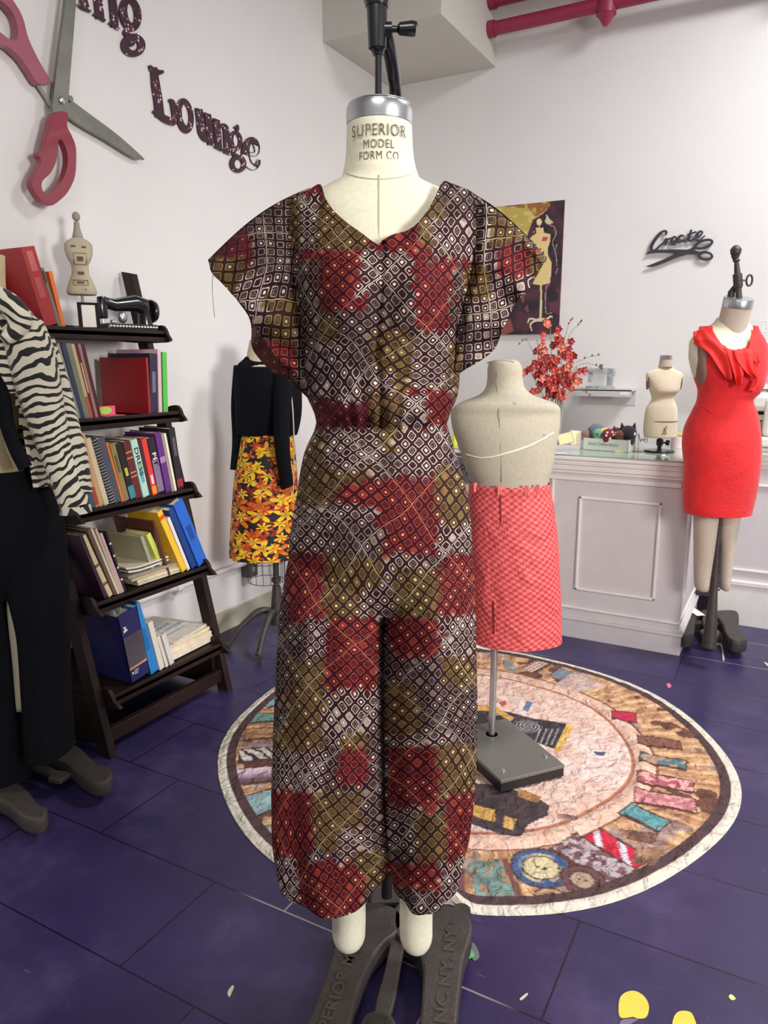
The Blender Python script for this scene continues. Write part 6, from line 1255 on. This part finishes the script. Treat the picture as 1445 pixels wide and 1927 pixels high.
# ------------------------------------------------------------------ Create wall sign
def T6(P): return [(1180+x/4.098, 430+y/4.098) for x, y in P]
def S6(pts, w_): return [ribbon([BW(*q, WB-.012) for q in T6(pts)], [x*.0006 for x in w_], 5)]
x0, z0 = BW(1280, 470, WB-.012)
polys = [S6([(296, 52), (302, 28), (284, 20), (252, 42), (214, 88), (188, 138), (192, 168), (214, 168), (246, 140), (276, 112)], [10, 20, 14, 22, 26, 26, 20, 14, 12, 10]),
         S6([(276, 112), (300, 82), (306, 88), (292, 128)], [8, 14, 18, 18]), S6([(300, 104), (322, 82), (344, 78)], [8, 12, 16]),
         S6([(344, 110), (372, 92), (378, 72), (362, 66), (344, 88), (346, 118), (366, 122), (392, 100)], [8, 10, 12, 14, 20, 18, 12, 8]),
         S6([(436, 62), (420, 54), (398, 72), (392, 100), (408, 106), (430, 78), (440, 56), (430, 92), (444, 100), (466, 80)], [10, 14, 20, 18, 12, 12, 16, 18, 12, 8]),
         S6([(496, 10), (486, 44), (476, 84), (488, 98), (512, 78)], [12, 18, 20, 14, 8]), S6([(466, 48), (500, 38), (534, 26)], [8, 12, 10]),
         S6([(512, 84), (548, 68), (574, 44), (580, 28), (562, 24), (536, 50), (532, 84), (552, 96), (600, 56)], [8, 10, 12, 12, 14, 20, 18, 12, 8]),
         S6([(148, 200), (190, 180), (300, 176), (430, 180), (500, 182), (560, 190)], [2, 22, 26, 34, 30, 20]), S6([(190, 130), (184, 165), (196, 184)], [14, 16, 10]),
         S6([(150, 294), (200, 284), (290, 250), (370, 214), (430, 190), (490, 172), (530, 140)], [2, 22, 26, 30, 40, 30, 20])]
b_ = MB()
for i, P in enumerate(polys):
    vs, fs = shape(P, .006+.0002*i, .0005); b_.add([(v[0]-x0, -v[2], v[1]-z0) for v in vs], fs)
for (cx, cy, rx, ry, rot) in ((590, 122, 78, 36, -.32), (604, 212, 60, 36, .08)):
    O = [BW(*q, WB-.012) for q in T6(ell(cx, cy, rx, ry, rot, 30))]; I = [BW(*q, WB-.012) for q in T6(ell(cx+2, cy, rx-21, ry-17, rot, 26))]
    vs, fs = shape([O, I], .0085, .0005); b_.add([(v[0]-x0, -v[2], v[1]-z0) for v in vs], fs)
b_.box((-.02, 0, -.01), (-.01, .012, 0))
o = b_.build('create_sign', mat('sign_black', srgb(52, 48, 58), .5, var=0)); o.location = (x0, WB-.012, z0); tag(o, 'black cut-out wall sign reading Create above a pair of scissors', 'wall sign')
# small red tag on the back wall seen under the left sleeve
x0, z0 = BW(561, 729, WB-.004); t = thing('red_wall_tag', 'tiny red tag on the wall seen between the left sleeve and the black top', 'tag', (x0, WB-.003, z0)) if x0 > 0 else None
if t is None:
    yy, zz = LW(561, 729, .004); t = thing('red_wall_tag', 'tiny red tag on the wall seen between the left sleeve and the black top', 'tag', (.001, yy, zz)); MB().box((0, -.03, -.017), (.003, .03, .017)).build('tag_face', RED, t)
else: MB().box((-.018, 0, -.017), (.018, .003, .017)).build('tag_face', RED, t)
# ------------------------------------------------------------------ round quilted rug
RC = (1.425, 2.195); RR = .838
nr, na = 190, 760
ri = np.linspace(0, 1, nr)**.85; th_ = np.linspace(0, 2*pi, na, endpoint=False)
A_, Rr = np.meshgrid(th_, ri)
edge = 1+.016*np.sin(3*A_+.5)+.008*np.sin(7*A_+1)-.035*np.exp(-((((A_-5.05+pi) % (2*pi))-pi)/.045)**2)-.03*np.exp(-((((A_-1.93+pi) % (2*pi))-pi)/.04)**2)
Xr = RR*edge*Rr*np.cos(A_); Yr = RR*edge*Rr*np.sin(A_); rr = RR*Rr
quilt = .0045*(fbm(Xr, Yr, 22, 4)-.3)+.003*fbm(Xr*1.0, Yr, 60, 9)
Zr = .004+np.clip(quilt, 0, 1)+.006*np.exp(-((rr-.565)/.018)**2)-.003*np.exp(-((rr-.535)/.006)**2)-.003*np.exp(-((rr-.60)/.006)**2)
Zr = Zr*np.clip((1.0-Rr)/.02, .4, 1)+.035*np.exp(-((((A_-5.05+pi) % (2*pi))-pi)/.05)**2)*np.clip((Rr-.93)/.07, 0, 1)+.03*np.exp(-((((A_-1.93+pi) % (2*pi))-pi)/.04)**2)*np.clip((Rr-.93)/.07, 0, 1)
vs = np.stack([Xr.ravel(), Yr.ravel(), Zr.ravel()], 1)
fs = [(i*na+k, i*na+(k+1) % na, (i+1)*na+(k+1) % na, (i+1)*na+k) for i in range(nr-1) for k in range(na)]
n0 = len(vs); low = vs[(nr-1)*na:].copy(); low[:, 2] = .0005; vs = np.vstack([vs, low]); fs += [((nr-1)*na+k, (nr-1)*na+(k+1) % na, n0+(k+1) % na, n0+k) for k in range(na)]
QM = attr_mat('quilted_print', 'paint', .85, 1., 26, .026); ro = meshobj('round_rug', vs, fs, QM, None, True); ro.location = (*RC, .0005)
tag(ro, 'round quilted rug printed with thread spools, buttons and a sewing machine, pale bound edge', 'rug')
X0, Y0 = Xr.ravel(), Yr.ravel(); r0 = rr.ravel(); a0_ = A_.ravel()
cc = np.zeros((len(vs), 3)); C3 = lambda *q: np.array(srgb(*q)[:3])
def mixc(mask, a, b=None, f=None):
    if b is None: cc[:n0][mask] = C3(*a)
    else: cc[:n0][mask] = (C3(*a)[None]*(1-f[mask][:, None])+C3(*b)[None]*f[mask][:, None])
f1 = fbm(X0, Y0, 9, 3); f2 = fbm(X0, Y0, 30, 5); f3 = fbm(X0, Y0, 60, 11)
f1c = np.clip((f1-.3)*2.2, 0, 1); f2c = np.clip((f2-.3)*2.2, 0, 1)
mixc(r0 < 9, (236, 206, 192), (218, 178, 160), f2c); mixc((r0 < 9) & (f1 > .6), (240, 214, 206), (224, 188, 176), f2c)
ring = (r0 > .605); mixc(ring, (214, 168, 124), (164, 114, 84), f2c); mixc(ring & (np.sin(a0_*90+6*f1) > .55), (232, 196, 152), (200, 152, 114), f2c)
mixc(ring & (f1 > .64), (120, 76, 60), (90, 56, 50), f2c); mixc(ring & (f1 < .30), (186, 160, 150), (126, 96, 90), f2c)
mixc((r0 > .545) & (r0 < .595), (234, 198, 178), (216, 176, 152), f2c); mixc((r0 > .525) & (r0 < .538), (176, 112, 84)); mixc((r0 > .598) & (r0 < .608), (160, 100, 72))
def rp(px, py): p = FL(px, py, .006); return (p[0]-RC[0], p[1]-RC[1])
def blob(P, a, b=None, noise=f2c): mixc(inpoly(X0, Y0, [rp(*q) for q in P]), a, b or a, noise)
def spool(c0, c1, w_, a, b, tex=None):
    p, q = Vector(rp(*c0)), Vector(rp(*c1)); d = (q-p); L = d.length; d /= L; n = Vector((-d.y, d.x))
    u = (X0-p.x)*d.x+(Y0-p.y)*d.y; v = (X0-p.x)*n.x+(Y0-p.y)*n.y
    w_ = w_*1.18; m = (u > 0) & (u < L) & (np.abs(v) < w_/2*(1-.12*np.sin(pi*u/L))); sh = np.clip(.5+v/w_*1.0, 0, 1)
    t_ = tex(u, v) if tex else .6*f3+.4*(np.sin(u*700)*.5+.5)
    mixc((u > -.004) & (u < L+.004) & (np.abs(v+.004) < w_/2+.008), (92, 58, 50)); mixc(m, a, b, np.clip(t_, 0, 1))
TEAL, TEAL2 = (120, 184, 184), (60, 112, 120)
spool((1178, 1520), (1250, 1556), .055, TEAL, TEAL2)
spool((1200, 1462), (1304, 1480), .055, (232, 170, 168), (178, 96, 100), lambda u, v: (f3 > .52)*1.)
spool((1195, 1496), (1308, 1516), .058, (226, 156, 158), (190, 120, 124), lambda u, v: (f3 > .55)*1.)
spool((1112, 1568), (1208, 1626), .062, (206, 36, 66), (222, 214, 226), lambda u, v: (np.sin((u+v)*75) > .6)*1.)
spool((1062, 1582), (1172, 1652), .085, (188, 172, 176), (120, 84, 88), lambda u, v: (f3 > .56)*1.)
spool((1205, 1425), (1290, 1440), .045, (178, 150, 120), (84, 120, 126), lambda u, v: (f2 > .5)*1.)
spool((1200, 1392), (1280, 1402), .05, (150, 100, 76), (110, 70, 62)); spool((1152, 1345), (1196, 1350), .06, (214, 44, 84), (180, 30, 66))
spool((1045, 1276), (1066, 1262), .055, (96, 112, 132), (150, 158, 160)); blob([(1040, 1290), (1080, 1265), (1138, 1290), (1085, 1305)], (214, 186, 178), (190, 160, 150))
spool((990, 1262), (1022, 1246), .05, (226, 206, 196), (160, 110, 90), lambda u, v: (np.sin(v*400) > 0)*1.); blob([(948, 1228), (975, 1262), (962, 1268), (945, 1250)], (172, 168, 158), (140, 130, 124))
spool((470, 1352), (560, 1346), .05, (126, 176, 168), (80, 116, 112)); spool((498, 1325), (560, 1312), .05, (140, 186, 190), (84, 120, 124)); spool((462, 1382), (560, 1376), .06, (214, 170, 116), (150, 100, 80))
spool((450, 1422), (560, 1412), .066, (222, 214, 206), (60, 50, 54), lambda u, v: (np.sin(u*160+v*120+6*f2) > .35)*1.); spool((446, 1462), (560, 1450), .070, (218, 190, 206), (110, 80, 92), lambda u, v: np.clip(.5-v*22+.3*(f3-.5), 0, 1)); spool((462, 1520), (560, 1488), .088, (110, 160, 176), (170, 186, 180)); spool((498, 1566), (560, 1552), .04, (186, 190, 186), (130, 130, 130))
blob([(882, 1622), (940, 1618), (962, 1670), (980, 1722), (906, 1727), (890, 1670)], (130, 164, 156), (96, 110, 106)); mixc(inpoly(X0, Y0, [rp(*q) for q in [(882, 1622), (940, 1618), (962, 1670), (980, 1722), (906, 1727), (890, 1670)]]) & (f3 > .62), (184, 128, 92)); blob([(942, 1618), (955, 1614), (992, 1715), (985, 1720)], (120, 78, 68)); blob([(830, 1640), (872, 1632), (880, 1722), (846, 1730)], (118, 76, 84))
def button(px, py, R1, c1, c2, c3):
    x, y = rp(px, py); d = np.hypot(X0-x, Y0-y); mixc(d < R1+.006, (90, 56, 44)); mixc(d < R1, c1); mixc(d < R1*.80, c1 if c3 else c2, c2, f2c); mixc(d < R1*.60, c2)
    mixc((d < R1*.66) & (d > R1*.60), (70, 56, 60)); mixc(d < R1*.56, c3 or c2)
    for s in (-1, 1): mixc(np.hypot(X0-x-s*R1*.12, Y0-y) < R1*.07, (40, 32, 34))
button(1018, 1633, .072, (64, 92, 136), (206, 190, 150), (218, 202, 160)); button(1096, 1656, .050, (112, 76, 78), (90, 60, 64), (176, 150, 128)); button(1037, 1695, .040, (196, 160, 130), (130, 84, 72), (226, 210, 190))
mixc(ring & (r0 > .778), (88, 62, 62), (74, 52, 56), f2c); mixc(r0 > .811, (222, 214, 198))
MBK, MG = (70, 60, 66), (206, 160, 84)
blob([(870, 1330), (925, 1332), (1000, 1352), (1068, 1362), (1050, 1412), (1028, 1404), (960, 1380), (870, 1372)], MBK, (44, 38, 46)); blob([(866, 1326), (930, 1328), (968, 1352), (960, 1358), (925, 1338), (866, 1338)], MG)
blob([(1066, 1362), (1080, 1366), (1054, 1416), (1042, 1413)], (222, 180, 96)); x, y = rp(993, 1367); d = np.hypot(X0-x, Y0-y); mixc((d < .05) & (np.sin(d*520) > .2), (176, 168, 166))
for k in range(4): blob([(1016+k*11, 1372), (1019+k*11, 1372), (1006+k*11, 1402), (1003+k*11, 1402)], (168, 160, 156))
blob([(984, 1336), (991, 1318), (1003, 1322), (993, 1340)], (110, 130, 160)); blob([(938, 1322), (950, 1318), (954, 1326), (944, 1330)], (190, 80, 80)); blob([(1118, 1414), (1140, 1416), (1136, 1424), (1120, 1422)], (80, 82, 110))
blob([(870, 1470), (940, 1480), (1000, 1496), (1034, 1516), (1030, 1536), (994, 1552), (980, 1578), (930, 1566), (870, 1546)], (78, 62, 64), (56, 44, 50)); blob([(880, 1512), (930, 1524), (932, 1548), (880, 1532)], MG); blob([(950, 1536), (972, 1542), (964, 1562), (946, 1556)], (214, 170, 96)); blob([(975, 1484), (1020, 1500), (1010, 1512), (975, 1500)], (176, 128, 80))
blob([(1050, 1530), (1090, 1536), (1084, 1546), (1048, 1540)], (140, 100, 96), (206, 170, 150)); blob([(1170, 1560), (1240, 1570), (1230, 1590), (1180, 1580)], (100, 66, 56), (150, 110, 90)); blob([(1195, 1600), (1260, 1590), (1230, 1630), (1190, 1625)], (110, 76, 66), (186, 146, 110))
cc[n0:] = C3(222, 214, 198); set_col(ro, 'paint', cc)
# ------------------------------------------------------------------ things on the floor
def flat(name, label, cat, P, c, grp=None, z=.0005, th=.0012):
    q = [FL(*p_, z)[:2] for p_ in P]; cx = sum(p_[0] for p_ in q)/len(q); cy = sum(p_[1] for p_ in q)/len(q)
    vs, fs = shape([smoothpoly([(p_[0]-cx, p_[1]-cy) for p_ in q], 4)], th, 0); o = MB().add(vs, fs).build(name, mat('flat_%d_%d_%d' % c, srgb(*c), .6, var=.06, bs=60)); o.location = (cx, cy, z); return tag(o, label, cat, grp)
flat('floor_sticker', 'rounded yellow floor sticker at the bottom edge, the larger left one', 'sticker', [(1167, 1915), (1164, 1892), (1168, 1876), (1180, 1867), (1196, 1866), (1212, 1876), (1221, 1894), (1216, 1914), (1200, 1917), (1190, 1914)], (236, 214, 80), 'yellow floor stickers')
flat('floor_sticker', 'rounded yellow floor sticker at the bottom edge, the smaller right one', 'sticker', [(1268, 1935), (1268, 1915), (1278, 1904), (1295, 1904), (1304, 1912), (1308, 1935)], (236, 214, 80), 'yellow floor stickers')
flat('tape_scrap', 'greyish torn tape scrap just below the larger yellow sticker', 'tape', [(1166, 1935), (1168, 1922), (1180, 1918), (1200, 1919), (1188, 1926), (1176, 1935)], (130, 112, 130))
flat('paper_chip', 'tiny yellow paper chip on the floor right of the stickers', 'paper scrap', [(1371, 1876), (1376, 1872), (1384, 1880), (1376, 1882)], (240, 236, 150))
flat('green_label', 'bright green label on the floor beside the right foot of the stand', 'label', [(871, 1782), (880, 1778), (892, 1797), (886, 1803), (869, 1809)], (96, 200, 110), z=.0022)
flat('clear_scrap', 'clear plastic scrap on the floor beside the green label', 'plastic scrap', [(885, 1776), (894, 1778), (902, 1800), (892, 1808), (888, 1800)], (110, 112, 116), z=.0003)
for P, lab in (([(428, 1868), (436, 1856), (440, 1858), (432, 1876)], 'tiny beige thread snip on the floor at the lower left'), ([(1254, 1288), (1260, 1286), (1263, 1292), (1258, 1295)], 'tiny pink thread curl on the floor right of the rug'), ([(978, 1880), (990, 1870), (993, 1872), (982, 1882)], 'small white paper sliver on the floor near the bottom middle'), ([(1438, 1246), (1450, 1252), (1450, 1258), (1440, 1250)], 'white paper sliver on the floor at the right edge'), ([(1349, 1211), (1358, 1213), (1363, 1240), (1360, 1242), (1356, 1216), (1348, 1214)], 'pale bent strip of tape on the floor under the red dress form')):
    flat('scrap', lab, 'scrap', P, (214, 196, 178) if 'pink' not in lab else (220, 110, 150), 'small scraps on the floor')
